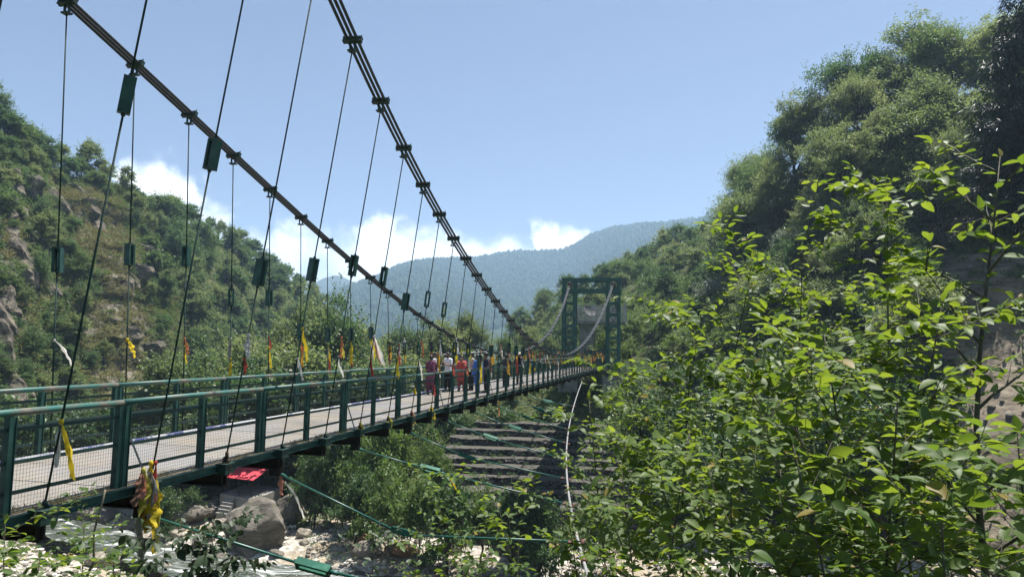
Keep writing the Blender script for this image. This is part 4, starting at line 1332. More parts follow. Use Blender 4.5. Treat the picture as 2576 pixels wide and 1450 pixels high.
# ---------------------------------------------------------------- trees
def tree_proto(name, seed, H, R, ncl, nleaf, ll, mat, bark, style='round', base=.28):
    g = rng(seed)
    m = MB()
    K = 7
    lean = g.normal(0, .05, 2)
    tr = np.array([(lean[0] * H * (i / K) ** 1.5 + g.normal(0, .012) * H * (i > 0), lean[1] * H * (i / K) ** 1.5 + g.normal(0, .012) * H * (i > 0), H * .86 * i / K) for i in range(K + 1)])
    tr[0, 2] = -.6
    r0 = .022 * H
    m.tube(tr, np.linspace(r0, r0 * .22, K + 1), 7)
    C, RR = [], []
    nl = int(g.integers(5, 9))
    lob = unit_rows(g.normal(0, 1, (nl, 3)) + np.array((0, 0, .35)))
    lob = lob * g.uniform(.45, 1.0, (nl, 1)) * np.array((1, 1, 1.0))
    for i in range(ncl):
        if style == 'conifer':
            h = base + (1 - base) * (i + .5) / ncl
            a = i * 2.4 + g.normal(0, .3)
            rr = R * (1.05 - h) * g.uniform(.45, 1)
            C.append((rr * math.cos(a), rr * math.sin(a), h * H)); RR.append(R * (.5 * (1.1 - h) + .10))
        else:
            u = g.normal(0, 1, 3); u /= np.linalg.norm(u)
            if u[2] < -.55: u[2] *= -.6
            s = g.uniform(.3, 1.0)
            if i % 5: u = lob[i % nl] * .72 + u * .42; s = 1.0
            zc, zr = (base + .5 * (1 - base)) * H, .5 * (1 - base) * H
            taper = 1 - .22 * max(0, u[2])
            C.append((u[0] * R * s * taper, u[1] * R * s * taper, zc + u[2] * zr * s)); RR.append(R * g.uniform(.17, .34))
    C, RR = np.array(C), np.array(RR)
    C[:, 0] += lean[0] * H * .6; C[:, 1] += lean[1] * H * .6
    for c, rr in zip(C, RR):      # a limb from the trunk to every clump
        hz = np.clip(c[2] - .55 * math.hypot(c[0], c[1]) - .05 * H, .12 * H, .82 * H)
        k = np.interp(hz, tr[:, 2], np.arange(K + 1)); i0 = int(min(K - 1, k)); p0 = tr[i0] + (tr[i0 + 1] - tr[i0]) * (k - i0)
        mid = (p0 + c) / 2 + np.array((0, 0, .05 * H)) + g.normal(0, .02 * H, 3)
        rl = r0 * .42 * (1 - hz / H * .5)
        m.tube([p0, mid, c], [rl, rl * .6, rl * .18], 5, False)
    trunk = m.mesh('trunk', bark, True)
    Ps, Ds, Ns = [], [], []
    for c, rr in zip(C, RR):
        k = int(nleaf * (rr / RR.mean()) ** 2)
        u = g.normal(0, 1, (k, 3)); u = unit_rows(u)
        s = g.uniform(0, 1, (k, 1)) ** .45
        # sprays: leaves gather along short twigs inside the clump
        tw = rng(int(g.integers(1e9))).normal(0, 1, (max(6, k // 16), 3)); tw = unit_rows(tw); tw[:, 2] = np.abs(tw[:, 2]) * .8 - .15
        pick = tw[g.integers(0, len(tw), k)]
        u = unit_rows(pick + .6 * u)
        fl = .72 if style != 'conifer' else .35
        Ps.append(c + u * s * rr * np.array((1, 1, fl)))
        if style != 'conifer':      # loose twigs that stick out of the crown
            ax_ = C.mean(0); o_ = nz(c - ax_ + np.array((0, 0, .15 * H)))
            for q in range(3):
                kk = 12; dq = nz(o_ + g.normal(0, .5, 3)); tt = g.uniform(.6, 1.9, (kk, 1))
                Ps.append(c + dq * tt * rr + g.normal(0, .07, (kk, 3)) * rr); Ds.append(dq + g.normal(0, .7, (kk, 3))); Ns.append(np.array((0, 0, 1.0)) + g.normal(0, .6, (kk, 3)))
        d = u + g.normal(0, .55, (k, 3)); d[:, 2] -= .25 if style != 'conifer' else .7
        Ds.append(d)
        nn = np.array((0, 0, 1.0)) + u * .55 + g.normal(0, .45, (k, 3))
        Ns.append(nn)
    P, D, Nn = map(np.concatenate, (Ps, Ds, Ns))
    L = ll * g.uniform(.6, 1.3, len(P))
    V, Q = leaf_arrays(P, D, Nn, L, L * (.52 if style != 'conifer' else .22), 0, .15)
    crown = mesh_np('crown', V, Q, mat)
    return name, trunk, crown, H

PROTO = {}
for i, (s, H, R) in enumerate([(101, 9.5, 3.9), (102, 8.5, 4.5), (103, 11.5, 3.6), (104, 8.0, 3.6), (105, 10.5, 4.6), (106, 7.0, 3.9), (107, 9.0, 3.0)]):
    PROTO['hill%d' % i] = tree_proto('broadleaf_tree', s, H, R, 64, 110, .36, MAT['leaf_hill2' if i in (2, 5) else 'leaf_hill'], MAT['bark'], base=.08)
for i, (s, H, R) in enumerate([(111, 13.0, 4.3), (112, 14.5, 4.9), (113, 12.0, 4.6), (114, 15.0, 4.0), (115, 13.5, 5.2), (116, 11.0, 3.8)]):
    PROTO['olive%d' % i] = tree_proto('broadleaf_tree', s, H, R, 92, 135, .25, MAT['leaf_hill2'] if i % 3 < 2 else MAT['leaf_hill'], MAT['bark'], base=.14)
for i, (s, H, R) in enumerate([(121, 8.5, 4.0), (122, 9.5, 4.6), (123, 8, 4.2)]):
    PROTO['mid%d' % i] = tree_proto('broadleaf_tree', s, H, R, 74, 150, .28, (MAT['leaf_hill2'], MAT['leaf_hill'], MAT['leaf_hill2'])[i], MAT['bark'], base=.05)
for i, (s, H, R) in enumerate([(131, 5.2, 2.5), (132, 4.4, 2.6), (133, 6.0, 2.4)]):
    PROTO['bush%d' % i] = tree_proto('bush', s, H, R, 44, 125, .21, MAT['leaf_bright'], MAT['bark_pale'], base=.02)
for i, (s, H, R) in enumerate([(141, 4.6, 2.6), (142, 5.4, 2.8), (143, 4.0, 2.3)]):
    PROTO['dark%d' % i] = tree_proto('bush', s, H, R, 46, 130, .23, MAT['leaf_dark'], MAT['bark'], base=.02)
for i, (s, H, R) in enumerate([(151, 7.0, 2.8), (152, 6.0, 2.6)]):
    PROTO['silver%d' % i] = tree_proto('silvery_tree', s, H, R, 48, 130, .22, MAT['leaf_silver'], MAT['bark_pale'], base=.08)
PROTO['conif0'] = tree_proto('conifer_tree', 161, 22, 4.2, 60, 420, .42, MAT['leaf_conifer'], MAT['bark'], 'conifer', .05)
PROTO['pine0'] = tree_proto('conifer_tree', 162, 9, 2.2, 26, 120, .42, MAT['leaf_conifer'], MAT['bark'], 'conifer', .15)

def plant(key, loc, sc, rot, label, cat, group, sq=1.0, name=None):
    pn, trunk, crown, H = PROTO[key]
    name = name or pn
    t = empty(name, loc, label, cat, group)
    t.rotation_euler = (R0.gauss(0, .04), R0.gauss(0, .04), rot)
    t.scale = (sc * sq, sc * sq, sc)
    link('trunk', trunk, t); link('crown', crown, t)
    return t

rg = rng(77)
def scatter(hill, px0, px1, v0, v1, n, keys, s0, s1, name_fn, cat, group, mind=2.6, accept=None, kind=None):
    pts, tries = [], 0
    while len(pts) < n and tries < n * 40:
        tries += 1
        px, v = rg.uniform(px0, px1), rg.uniform(v0, v1)
        if accept is not None and rg.uniform() > accept(px, v): continue
        p = hill.point(px, v)
        if any(np.linalg.norm(p - q[0]) < mind for q in pts): continue
        pts.append((p, px, v))
    for p, px, v in pts:
        lab, gr = name_fn(px, v)
        plant(keys[rg.integers(len(keys))], p - np.array((0, 0, .25)), rg.uniform(s0, s1), rg.uniform(0, 6.28), lab, cat, gr, rg.uniform(.8, 1.3), kind)
    return pts
hk = ['hill%d' % i for i in range(7)]
# rocky hillside beyond the river
def lab_left(px, v):
    if v > .9: z = 'along the skyline of the rocky hillside' if px < 430 else 'along the skyline of the farther wooded slope'
    elif px < 250: z = 'between the crags of the rocky hillside' if v < .5 else 'high on the rocky hillside above the crags'
    elif px < 430: z = 'in the shaded gully beside the rocky rib' if v < .5 else 'on the slope just behind the rocky rib'
    elif px < 620: z = 'in the dense wood beyond the rocky rib' if v > .45 else 'at the foot of the wood beyond the rocky rib'
    else: z = 'on the far hazy end of the wooded slope'
    return 'green broadleaf tree ' + z, 'broadleaf trees ' + z
free = lambda px, v: 1 - .995 * float(np.clip(1.25 * gauss(px, 290 - 150 * (v - .45), 104) * sstep(.97, .84, v), 0, 1)) - .95 * float(gauss(px, 10, 95) * gauss(v, .40, .26))
scatter(HL, -60, 260, .93, 1.0, 14, hk, .55, .9, lab_left, 'tree', None, 3.0)
scatter(HL, 430, 880, .95, 1.0, 22, hk, .6, .95, lab_left, 'tree', None, 3.6)
scatter(HL, -90, 440, .03, .93, 150, hk, .26, .62, lambda a, b: tuple(x.replace('broadleaf tree', 'leafy shrub').replace('broadleaf trees', 'shrubs') for x in lab_left(a, b)), 'shrub', None, 2.0, free, 'hillside_shrub')
scatter(HL, 400, 860, .02, .95, 104, hk, .55, 1.05, lab_left, 'tree', None, 3.6, free)
# single trees on the skyline
for k, (px, sc, ky, lb) in enumerate([(262, .42, 'pine0', 'small lone twisted tree standing against the white cloud on the grassy ridge'), (205, .5, 'hill1', 'low dark tree on the ridge uphill of the lone twisted one'), (318, .55, 'hill2', 'airy round tree on the ridge just below the lone twisted one'),
        (228, .38, 'hill3', 'small bushy tree on the ridge next to the lone twisted one')]):
    plant(ky, HL.point(px, 1.0) - np.array((0, 0, .3)), sc, k * 1.3, lb, 'tree', None)

# wooded hillside on the tower side
def lab_right(px, v):
    if px < 1560: z = 'on the spur behind the far tower'
    elif px < 1860: z = 'up the slope beyond the bright thicket' if v > .45 else 'low on the slope behind the bright thicket'
    elif px < 2150: z = 'where the near wood begins above the slope' if v > .5 else 'in the shade under the near wood edge'
    else: z = 'high in the tall near wood' if v > .55 else 'in the shady lower part of the near wood'
    return 'green broadleaf tree ' + z, 'broadleaf trees ' + z
scatter(HR, 1290, 1860, .95, 1.0, 18, hk, .65, 1.0, lab_right, 'tree', None, 3.2)
scatter(HR, 1290, 1880, .30, .95, 48, hk + ['mid0'], .6, .95, lab_right, 'tree', None, 3.6)
ok = ['olive%d' % i for i in range(6)]
scatter(HR, 1840, 2660, .90, 1.02, 24, ok, .75, 1.15, lab_right, 'tree', None, 4.0)
scatter(HR, 1820, 2700, .45, .92, 34, ok, .65, 1.05, lab_right, 'tree', None, 3.8)
scatter(HR, 1880, 2330, .10, .45, 14, ok, .6, .9, lab_right, 'tree', None, 4.0)
thick = lambda px, v: ('pale green bush in the bright thicket beside the far tower', 'bushes of the bright thicket beside the tower')
scatter(HR, 1565, 1900, .02, .42, 46, ['bush0', 'bush1', 'bush2'], .8, 1.25, thick, 'bush', None, 2.0)
scatter(HR, 1330, 1480, .0, .30, 16, ['bush0', 'bush1', 'bush2', 'mid1'], .8, 1.2, lambda px, v: ('pale green bush on the slope seen through the tower side of the cables', 'bushes on the slope before the tower'), 'bush', None, 2.5)
sil = lambda px, v: ('silvery-leaved tree at the edge of the near wood', 'silvery trees at the edge of the near wood')
scatter(HR, 1780, 2080, .30, .75, 15, ['silver0', 'silver1'], .8, 1.2, sil, 'tree', None, 3.0)
scatter(HR, 1900, 2340, .0, .35, 16, ['dark0', 'dark1', 'dark2'], .8, 1.3, lambda px, v: ('dark shaded bush at the foot of the near wood', 'shaded bushes at the foot of the near wood'), 'bush', None, 2.4)
pp = at(2605, 560, 52)
plant('conif0', (pp[0], pp[1], pp[2] - 1.0), 1.15, .4, 'tall dark weeping conifer at the edge of the near wood', 'tree', None)
plant('conif0', (pp[0] + 4.5, pp[1] + 6, pp[2] - 1.0), .95, 2.4, 'second dark weeping conifer just beyond the tall one', 'tree', None)

# leafy trees on the far bank, seen through the hangers; ground point below each
def bank_tree(key, px, ytop, Y, label, cat='tree', group=None, wide=1.0):
    top = at(px, ytop, Y)
    z0 = float(zg(top[0], Y)) - .2
    H = PROTO[key][3]
    return plant(key, (top[0], Y, z0), max(.25, (top[2] - z0) / (H * 1.0)), R0.uniform(0, 6), label, cat, group, wide)
for k, (ky, px, yt, Y, lb, w) in enumerate([
        ('mid0', 735, 768, 96, 'broad leafy tree behind the bridge below the end of the wooded slope', .72), ('mid1', 830, 745, 100, 'tallest broad leafy tree behind the middle hangers', .70), ('mid2', 640, 850, 88, 'rounded leafy tree behind the third near hanger', .8), ('mid1', 540, 890, 84, 'wide leafy tree rising behind the far railing near the rocky foot', .95),
        ('mid0', 455, 905, 82, 'low leafy tree behind the far railing next to the crags', .9), ('mid2', 900, 815, 104, 'leafy tree on the downhill side of the tallest broad one', .75), ('mid0', 985, 850, 125, 'small leafy tree before the hazy mountain foot', .8), ('mid1', 1040, 800, 122, 'airy tree rising above the tin-roofed hut', .7),
        ('mid2', 1125, 808, 118, 'round dark tree directly behind the tin-roofed hut', .72), ('mid0', 1195, 795, 124, 'round tree just beyond the tin-roofed hut', .72), ('mid1', 1262, 838, 120, 'leafy tree between the hut and the far tower', .8), ('mid2', 1330, 822, 135, 'spreading tree before the spur, beside the far cable', .85),
        ('mid1', 690, 900, 80, 'low bright tree behind the middle of the far railing', 1.1), ('mid0', 800, 892, 82, 'bushy tree just above the far railing at mid length', 1.1), ('mid2', 1010, 895, 92, 'bushy tree beside the woman in floral dress, beyond the rail', 1.1), ('mid0', 1385, 850, 108, 'pale leafy tree under the far cable next to the tower', .9)]):
    bank_tree(ky, px, yt, Y, lb, 'tree', None, w)
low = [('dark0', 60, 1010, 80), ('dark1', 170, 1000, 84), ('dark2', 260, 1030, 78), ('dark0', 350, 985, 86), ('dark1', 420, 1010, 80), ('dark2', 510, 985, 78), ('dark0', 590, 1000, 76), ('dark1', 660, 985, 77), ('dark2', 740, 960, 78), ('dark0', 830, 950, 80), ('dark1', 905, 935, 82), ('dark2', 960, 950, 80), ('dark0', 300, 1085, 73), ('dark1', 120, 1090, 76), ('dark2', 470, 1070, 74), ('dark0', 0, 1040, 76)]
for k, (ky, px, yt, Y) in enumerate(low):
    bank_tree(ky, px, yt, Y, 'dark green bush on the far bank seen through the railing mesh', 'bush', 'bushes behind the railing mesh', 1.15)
under = [('dark1', 785, 1135, 69, 'dark bush under the deck right beside the red-roofed shelter'), ('dark0', 800, 1110, 67, 'big dark bush under the deck between shelter and pale boulder'), ('dark2', 870, 1085, 68, 'tall shaded bush under the middle of the deck'), ('bush1', 930, 1080, 66, 'sunlit bush under the deck above the pale boulder'),
         ('bush0', 1010, 1062, 68, 'bright rounded bush touching the deck edge by the terraces'), ('bush2', 1085, 1085, 67, 'bright bush at the end of the stone terraces'), ('dark0', 900, 1190, 61, 'shaded bush behind the pale mossy boulder'), ('bush1', 985, 1190, 58, 'bushy shrub on the gravel bank below the deck middle'), ('bush0', 1060, 1205, 57, 'leafy shrub covering the lowest terraces at their end'),
         ('dark2', 1130, 1225, 55, 'wide leafy shrub below the stone terraces'), ('bush2', 1215, 1215, 57, 'pale flowering shrub growing on the lower terraces'), ('dark1', 1290, 1235, 56, 'shrub at the foot of the terraces by the wind cable'), ('dark0', 1360, 1255, 55, 'shrub under the wind cable at the terrace foot'), ('bush1', 1480, 1260, 56, 'shrub before the terraces behind the wind cable'),
         ('dark1', 655, 1252, 66, 'low weeds beside the shelter'), ('dark2', 480, 1232, 68, 'bush behind the boulders under the near deck edge'), ('dark0', 400, 1235, 64, 'bush growing between the river boulders')]
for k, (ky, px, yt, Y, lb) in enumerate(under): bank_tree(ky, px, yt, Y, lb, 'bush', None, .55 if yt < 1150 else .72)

# undergrowth on both hills, gully scrub and grass, one mass each
def clumps(P, r, k, ll, mat, name, label, g, flat=.6):
    n = len(P)
    u = unit_rows(g.normal(0, 1, (n * k, 3))); u[:, 2] = np.abs(u[:, 2])
    c = np.repeat(P, k, 0); rr_ = np.repeat(r, k)[:, None]
    X = c + u * rr_ * g.uniform(.3, 1, (n * k, 1)) * np.array((1, 1, flat))
    L = ll * g.uniform(.6, 1.3, n * k)
    V, Q = leaf_arrays(X, u + g.normal(0, .5, u.shape), np.array((0, 0, 1.)) + .6 * u + g.normal(0, .4, u.shape), L, L * .55, 0, .15)
    return tag(link(name, mesh_np(name, V, Q, mat)), label, None, None, 'stuff')
g = rng(90)
pu, pv = g.uniform(-100, 880, 5600), g.uniform(0, 1.0, 5600)
keep = np.array([g.uniform() < free(a, b) * .9 + .10 for a, b in zip(pu, pv)])
P = HL.point(pu[keep], pv[keep]); clumps(P, g.uniform(.5, 2.1, len(P)), 60, .34, MAT['leaf_hill'], 'undergrowth', 'green scrub between the trees of the rocky hillside', g)
pu, pv = g.uniform(1280, 2700, 3400), g.uniform(0, 1.0, 3400)
keep = g.uniform(0, 1, 3400) > 1.1 * gauss(pu, 2480, 170) * gauss(pv, .15, .3)
pu, pv = pu[keep], pv[keep]
P = HR.point(pu, pv); clumps(P, g.uniform(.6, 1.9, len(P)), 60, .30, MAT['leaf_hill'], 'undergrowth', 'green scrub under the wooded hillside', g)
# grass tufts on the rocky rib
pu, pv = g.uniform(-60, 520, 5200), g.uniform(.02, .98, 5200)
keep = g.uniform(0, 1, 5200) < np.clip(left_rocky(pu, pv) * 1.15, 0, 1)
P = HL.point(pu[keep], pv[keep])
X = np.repeat(P, 26, 0) + g.normal(0, .35, (len(P) * 26, 3)) * np.array((1, 1, .25))
D = np.stack([g.normal(0, .6, len(X)), g.normal(-.25, .6, len(X)), g.uniform(.35, 1, len(X))], 1)
V, Q = leaf_arrays(X, D, g.normal(0, 1, (len(X), 3)) + np.array((0, -.3, .6)), g.uniform(.5, 1.3, len(X)), .15, 0, .6)
tag(link('grass', mesh_np('grass', V, Q, MAT['grass_dry'])), 'straw-coloured grass tufts hanging on the rocky rib', None, None, 'stuff')
pu, pv = g.uniform(200, 460, 2600), g.uniform(.1, 1.0, 2600)
keep = g.uniform(0, 1, 2600) < gauss(pu, 385 - 170 * (pv - .45), 40) + .6 * (pv > .9)
P = HL.point(pu[keep], pv[keep])
X = np.repeat(P, 30, 0) + g.normal(0, .6, (len(P) * 30, 3)) * np.array((1, 1, .2))
D = np.stack([g.normal(0, .5, len(X)), g.normal(-.1, .5, len(X)), g.uniform(.5, 1, len(X))], 1)
V, Q = leaf_arrays(X, D, g.normal(0, 1, (len(X), 3)) + np.array((0, -.3, .6)), g.uniform(.35, .8, len(X)), .16, 0, .4)
tag(link('grass', mesh_np('grass', V, Q, MAT['grass_green'])), 'fresh green grass strip along the back of the rocky rib', None, None, 'stuff')
# weeds and scrub on the far bank
X = g.uniform(-75, 60, 5200); Y = g.uniform(60, 135, 5200)
keep = (g.uniform(0, 1, 5200) < .25 + .7 * sstep(64, 76, Y)) & ~((np.abs(X + 27) < 5) & (Y < 74))
X, Y = X[keep], Y[keep]
P = np.stack([X, Y, zg(X, Y)], 1); clumps(P, g.uniform(.25, .9, len(P)), 36, .20, MAT['leaf_dark'], 'undergrowth', 'weeds and scrub on the far river bank', g, .5)

X = g.uniform(-12, 62, 2600); Y = g.uniform(60, 112, 2600)
keep = (X / Y < .52) & ~((X < 17.5) & (Y < 79)) & ~((np.abs(X - 13.5 - (Y - 88) * .22) < 2.5) & (Y > 84) & (Y < 92))
X, Y = X[keep], Y[keep]
P = np.stack([X, Y, zg(X, Y)], 1); clumps(P, g.uniform(.6, 1.8, len(P)), 80, .24, MAT['leaf_dark'], 'undergrowth', 'dense scrub on the bank below the far tower', g, .8)
scatter_b = [(1600, 960, 84), (1680, 930, 86), (1760, 925, 84), (1620, 1030, 76), (1700, 1010, 75), (1790, 990, 76), (1880, 960, 76), (1980, 930, 74), (2080, 900, 72), (1760, 1090, 66), (1880, 1070, 66), (2000, 1050, 64), (2130, 1020, 62), (2220, 1000, 60), (1640, 1130, 64), (1560, 985, 82)]
for k, (px, yt, Y) in enumerate(scatter_b):
    bank_tree(('dark0', 'dark1', 'dark2', 'bush1')[k % 4], px, yt, Y, 'leafy bush on the bank between the terraces and the wooded slope', 'bush', 'bushes between the terraces and the wooded slope', .9)

for k, (px, yt, Y) in enumerate([(1110, 1010, 84), (1170, 1000, 86), (1225, 990, 87), (1290, 985, 86), (1350, 975, 88), (1410, 965, 88), (1250, 1030, 81), (1380, 1020, 82), (1460, 985, 86), (1150, 1045, 80)]):
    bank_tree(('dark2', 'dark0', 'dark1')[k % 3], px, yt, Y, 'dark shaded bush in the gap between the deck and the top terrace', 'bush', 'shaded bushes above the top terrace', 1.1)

for k, (px, yt, Y, lb) in enumerate([(1528, 838, 91, 'pale bush growing before the platform pillar behind the tower'), (1500, 872, 89.5, 'low pale bush at the foot of the platform pillar'), (1590, 850, 92, 'pale bush right beside the far tower leg')]):
    bank_tree('bush%d' % k, px, yt, Y, lb, 'bush', None, .8)
# ---------------------------------------------------------------- stone terraces under the far end
def gabion_material():
    m, nt, out = new_mat('gabion_stone')
    b = bsdf(nt, out, .95, 0, .15)
    p = geopos(nt)
    mp = nt.nodes.new('ShaderNodeMapping'); mp.inputs['Scale'].default_value = (1, 1, 1.5)
    nt.links.new(p, mp.inputs['Vector'])
    vo = nt.nodes.new('ShaderNodeTexVoronoi'); vo.inputs['Scale'].default_value = 3.6
    nt.links.new(mp.outputs[0], vo.inputs['Vector'])
    sep = nt.nodes.new('ShaderNodeSeparateColor'); nt.links.new(vo.outputs['Color'], sep.inputs[0])
    c = ramp(nt, sep.outputs[0], [(0, (.07, .066, .06)), (.5, (.13, .125, .115)), (1, (.21, .2, .185))])
    gap = ramp(nt, vo.outputs['Distance'], [(.30, (1, 1, 1)), (.62, (.25, .25, .25))])
    mul = nt.nodes.new('ShaderNodeMix'); mul.data_type = 'RGBA'; mul.blend_type = 'MULTIPLY'; mul.inputs[0].default_value = 1
    nt.links.new(c, mul.inputs[6]); nt.links.new(gap, mul.inputs[7])
    nrm = nt.nodes.new('ShaderNodeNewGeometry').outputs['Normal']
    sx = nt.nodes.new('ShaderNodeSeparateXYZ'); nt.links.new(nrm, sx.inputs[0])
    upf = ramp(nt, math_node(nt, 'ADD', sx.outputs[2], math_node(nt, 'MULTIPLY', noise(nt, 1.5, 4, .6, p), .3)), [(.75, (0, 0, 0)), (.95, (1, 1, 1))])
    nt.links.new(mix_color(nt, upf, mul.outputs[2], (.085, .08, .068)), b.inputs['Base Color'])
    bump(nt, b, vo.outputs['Distance'], 1, -.15)
    return m
GAB = gabion_material()
tiers = [(1058, 79.5, 1152), (1078, 77.4, 1147), (1098, 75.4, 1130), (1123, 73.4, 1122), (1146, 71.4, 1092), (1168, 69.4, 1090), (1196, 67.2, 1096), (1230, 64.9, 1112), (1267, 62.6, 1150)]
for k, (y, Y, xl) in enumerate(tiers):
    a = at(xl, y, Y); z = a[2]
    x1 = at(1700, y, Y)[0]
    zb = z - 2.6
    nu, nzz = 90, 9
    g = rng(300 + k)
    V = []
    prof = [(2.9, z - .03), (1.5, z), (.35, z + .02), (.06, z - .03)] + [(-.02, z - .08 - (z - .08 - zb) * i / (nzz - 1)) for i in range(nzz)]
    for i in range(nu + 1):
        X = a[0] + (x1 - a[0]) * i / nu
        for dy, zz in prof:
            w = .15 * vn1.fbm(X * 1.1 + k * 9, zz * 1.6, 4)
            V.append((X, Y + dy + (w if dy < .2 else 0) + 0.6 * vn2(X * .14, k * 3.7), zz + .07 * vn3.fbm(X * .45 + k * 3, dy + k, 4) - .014 * (X - a[0])))
    nj = len(prof)
    Q = [(i * nj + j, i * nj + j + 1, (i + 1) * nj + j + 1, (i + 1) * nj + j) for i in range(nu) for j in range(nj - 1)]
    ends = []
    m = MB(); m.add(V, Q)
    c0 = len(V)
    m.add([V[j] for j in range(nj)] + [(V[0][0], V[0][1], zb)], [], [(nj, j + 1, j) for j in range(nj - 1)])
    o = m.build('gabion_wall', GAB)
    tag(o, f'dry-stone gabion terrace wall under the far bridge end, {ordw(k + 1)} tier counted from the top', 'stone wall', 'stepped gabion terraces')

g = rng(640); P = []
for k, (y, Y, xl) in enumerate(tiers):
    a = at(xl, y, Y); x1 = at(1700, y, Y)[0]
    for i in range(26): P.append((g.uniform(a[0], x1), Y + g.uniform(.1, 1.6), a[2] + .02))
P = np.array(P); clumps(P, g.uniform(.15, .45, len(P)), 40, .13, MAT['leaf_dark'], 'weeds', 'weeds growing along the ledges of the stone terraces', g, .8)
# ---------------------------------------------------------------- boulders and stones
import mathutils
from mathutils import noise as mnoise
import bmesh
def boulder_mesh(name, r, seed, mat, sub=4, rough=.22, facets=7, dmin=.62):
    bm = bmesh.new()
    bmesh.ops.create_icosphere(bm, subdivisions=sub, radius=1.0)
    g = rng(seed)
    planes = [(nz(g.normal(0, 1, 3)), g.uniform(dmin, .9)) for _ in range(facets)]
    off = Vector(g.uniform(-50, 50, 3))
    for v in bm.verts:
        p = np.array(v.co)
        for nn, d in planes:
            e = p @ nn - d
            if e > 0: p = p - nn * e * .85
        q = Vector(p)
        f = 1 + rough * mnoise.fractal(q * 1.4 + off, .9, 2.2, 5) * .55
        v.co = Vector((p[0] * r[0] * f, p[1] * r[1] * f, p[2] * r[2] * f))
    me = bpy.data.meshes.new(name); bm.to_mesh(me); bm.free()
    me.polygons.foreach_set('use_smooth', np.ones(len(me.polygons), bool))
    me.materials.append(mat)
    return me
def ground_hit(px, py):
    d = ray(px, py)
    t_, hit = 5.0, None
    while t_ < 300:
        p = CAM + d * t_
        if p[2] < zg(p[0], p[1]): return p
        t_ += .25
    return CAM + d * 60
BL = [(632, 1390, 165, 122, 'rock', 0, 'huge grey boulder standing on the gravel bank beside the shelter'), (722, 1316, 92, 66, 'rock', .5, 'tilted grey slab boulder right behind the huge one'), (905, 1304, 72, 66, 'rock', 0, 'mossy pale boulder under the bushes below the deck middle'),
      (222, 1340, 92, 66, 'rock', .2, 'smooth grey boulder beside the foaming rapid'), (452, 1322, 130, 66, 'rock', .1, 'broad grey boulder behind the rag bundle'), (330, 1335, 70, 46, 'rock', 0, 'weedy boulder between the rapid and the rag bundle'), (150, 1335, 60, 28, 'rock_pale', 0, 'flat pale stone at the edge of the rapid'),
      (255, 1368, 85, 30, 'rock_pale', .2, 'low layered pale stone below the smooth grey boulder'), (548, 1335, 52, 30, 'rock_pale', 0, 'pale rounded stone next to the huge boulder'), (905, 1362, 62, 26, 'rock_rust', .2, 'rust-stained stone at the end of the gravel bank'), (918, 1408, 76, 42, 'rock_pale', 0, 'pale squared block at the waterside'),
      (1010, 1405, 90, 34, 'rock_rust', .2, 'long ochre rock ledge by the water'), (425, 1362, 46, 26, 'rock_pale', 0, 'pale stone on the near side of the broad grey boulder'), (620, 1400, 66, 28, 'rock', .3, 'low grey stone leaning on the huge boulder'), (1295, 1395, 110, 80, 'rock', 0, 'dark brown rock face below the terraces at the water'), (1370, 1408, 90, 44, 'rock_rust', .1, 'ochre water-worn rock under the wind cable'),
      (300, 1400, 70, 34, 'rock', .3, 'angular grey rock on the near rubble under the deck end'), (500, 1378, 60, 34, 'rock', .5, 'angular grey rock between broad boulder and huge boulder'), (760, 1352, 40, 22, 'rock_pale', .2, 'small pale block on the gravel behind the huge boulder'), (690, 1404, 44, 20, 'rock', .6, 'split grey stone at the waterside beside the huge boulder'), (570, 1420, 70, 26, 'rock_pale', .2, 'flat pale stone at the river margin'), (395, 1400, 60, 28, 'rock_pale', .1, 'cream stone on the near rubble by the bundle'), (820, 1330, 34, 20, 'rock', .4, 'dark grey stone on the sandy slope below the bushes'), (1060, 1430, 70, 34, 'rock', .2, 'grey block in the shallow water'), (240, 1425, 80, 34, 'rock_pale', .3, 'large cream stone near the bottom of the rubble bank'),
      (1130, 1395, 70, 30, 'rock', .2, 'grey rock partly hidden by the leafy shrub at the waterside')]
for k, (px, yb, w, h, mt_, ro, lb) in enumerate(BL):
    p = ground_hit(px, yb)
    sc = np.linalg.norm(p - CAM) / math.hypot(F, math.hypot(px - IW / 2, yb - IH / 2))
    r = (w * sc / 2 * 1.08, w * sc / 2 * .85, h * sc * .62)
    o = link('boulder', boulder_mesh('boulder', r, 500 + k, MAT[mt_], 5 if w > 80 else 4, .3, 12))
    o.location = (p[0], p[1] + r[1] * .7, p[2] + r[2] * .62)
    o.rotation_euler = (0, ro * .6, ro * 2)
    tag(o, lb, 'boulder')
g = rng(610)
SM = [boulder_mesh('river_stone', (.5, .42, .30), 700 + i, MAT['rock_pale' if i % 3 else 'rock'], 3) for i in range(6)]
cnt = 0
while cnt < 170:
    X, Y = g.uniform(-50, 24), g.uniform(43, 68)
    d = abs(Y - river_y(X))
    if d < 3.4 and g.uniform() > .12: continue
    s = g.uniform(.5, 1.0) * g.choice([.7, 1, 1.7], p=[.5, .35, .15])
    o = link('river_stone', SM[cnt % 6]); z = float(zg(X, Y))
    if d < 4.6: z = max(z, -15.6)
    o.location = (X, Y, z + .08 * s); o.scale = (s, s * g.uniform(.8, 1.2), s * g.uniform(.8, 1.2)); o.rotation_euler = (g.normal(0, .15), g.normal(0, .15), g.uniform(0, 6))
    pos = 'on the far gravel bank' if Y > river_y(X) else 'on the near gravel bank'
    tag(o, f'pale rounded river stone lying {pos} of the river', 'stone', f'river stones {pos}')
    cnt += 1
ico_v = None
bm = bmesh.new(); bmesh.ops.create_icosphere(bm, subdivisions=1, radius=1.0)
ico_v = np.array([v.co for v in bm.verts]); ico_f = np.array([[v.index for v in f.verts] for f in bm.faces]); bm.free()
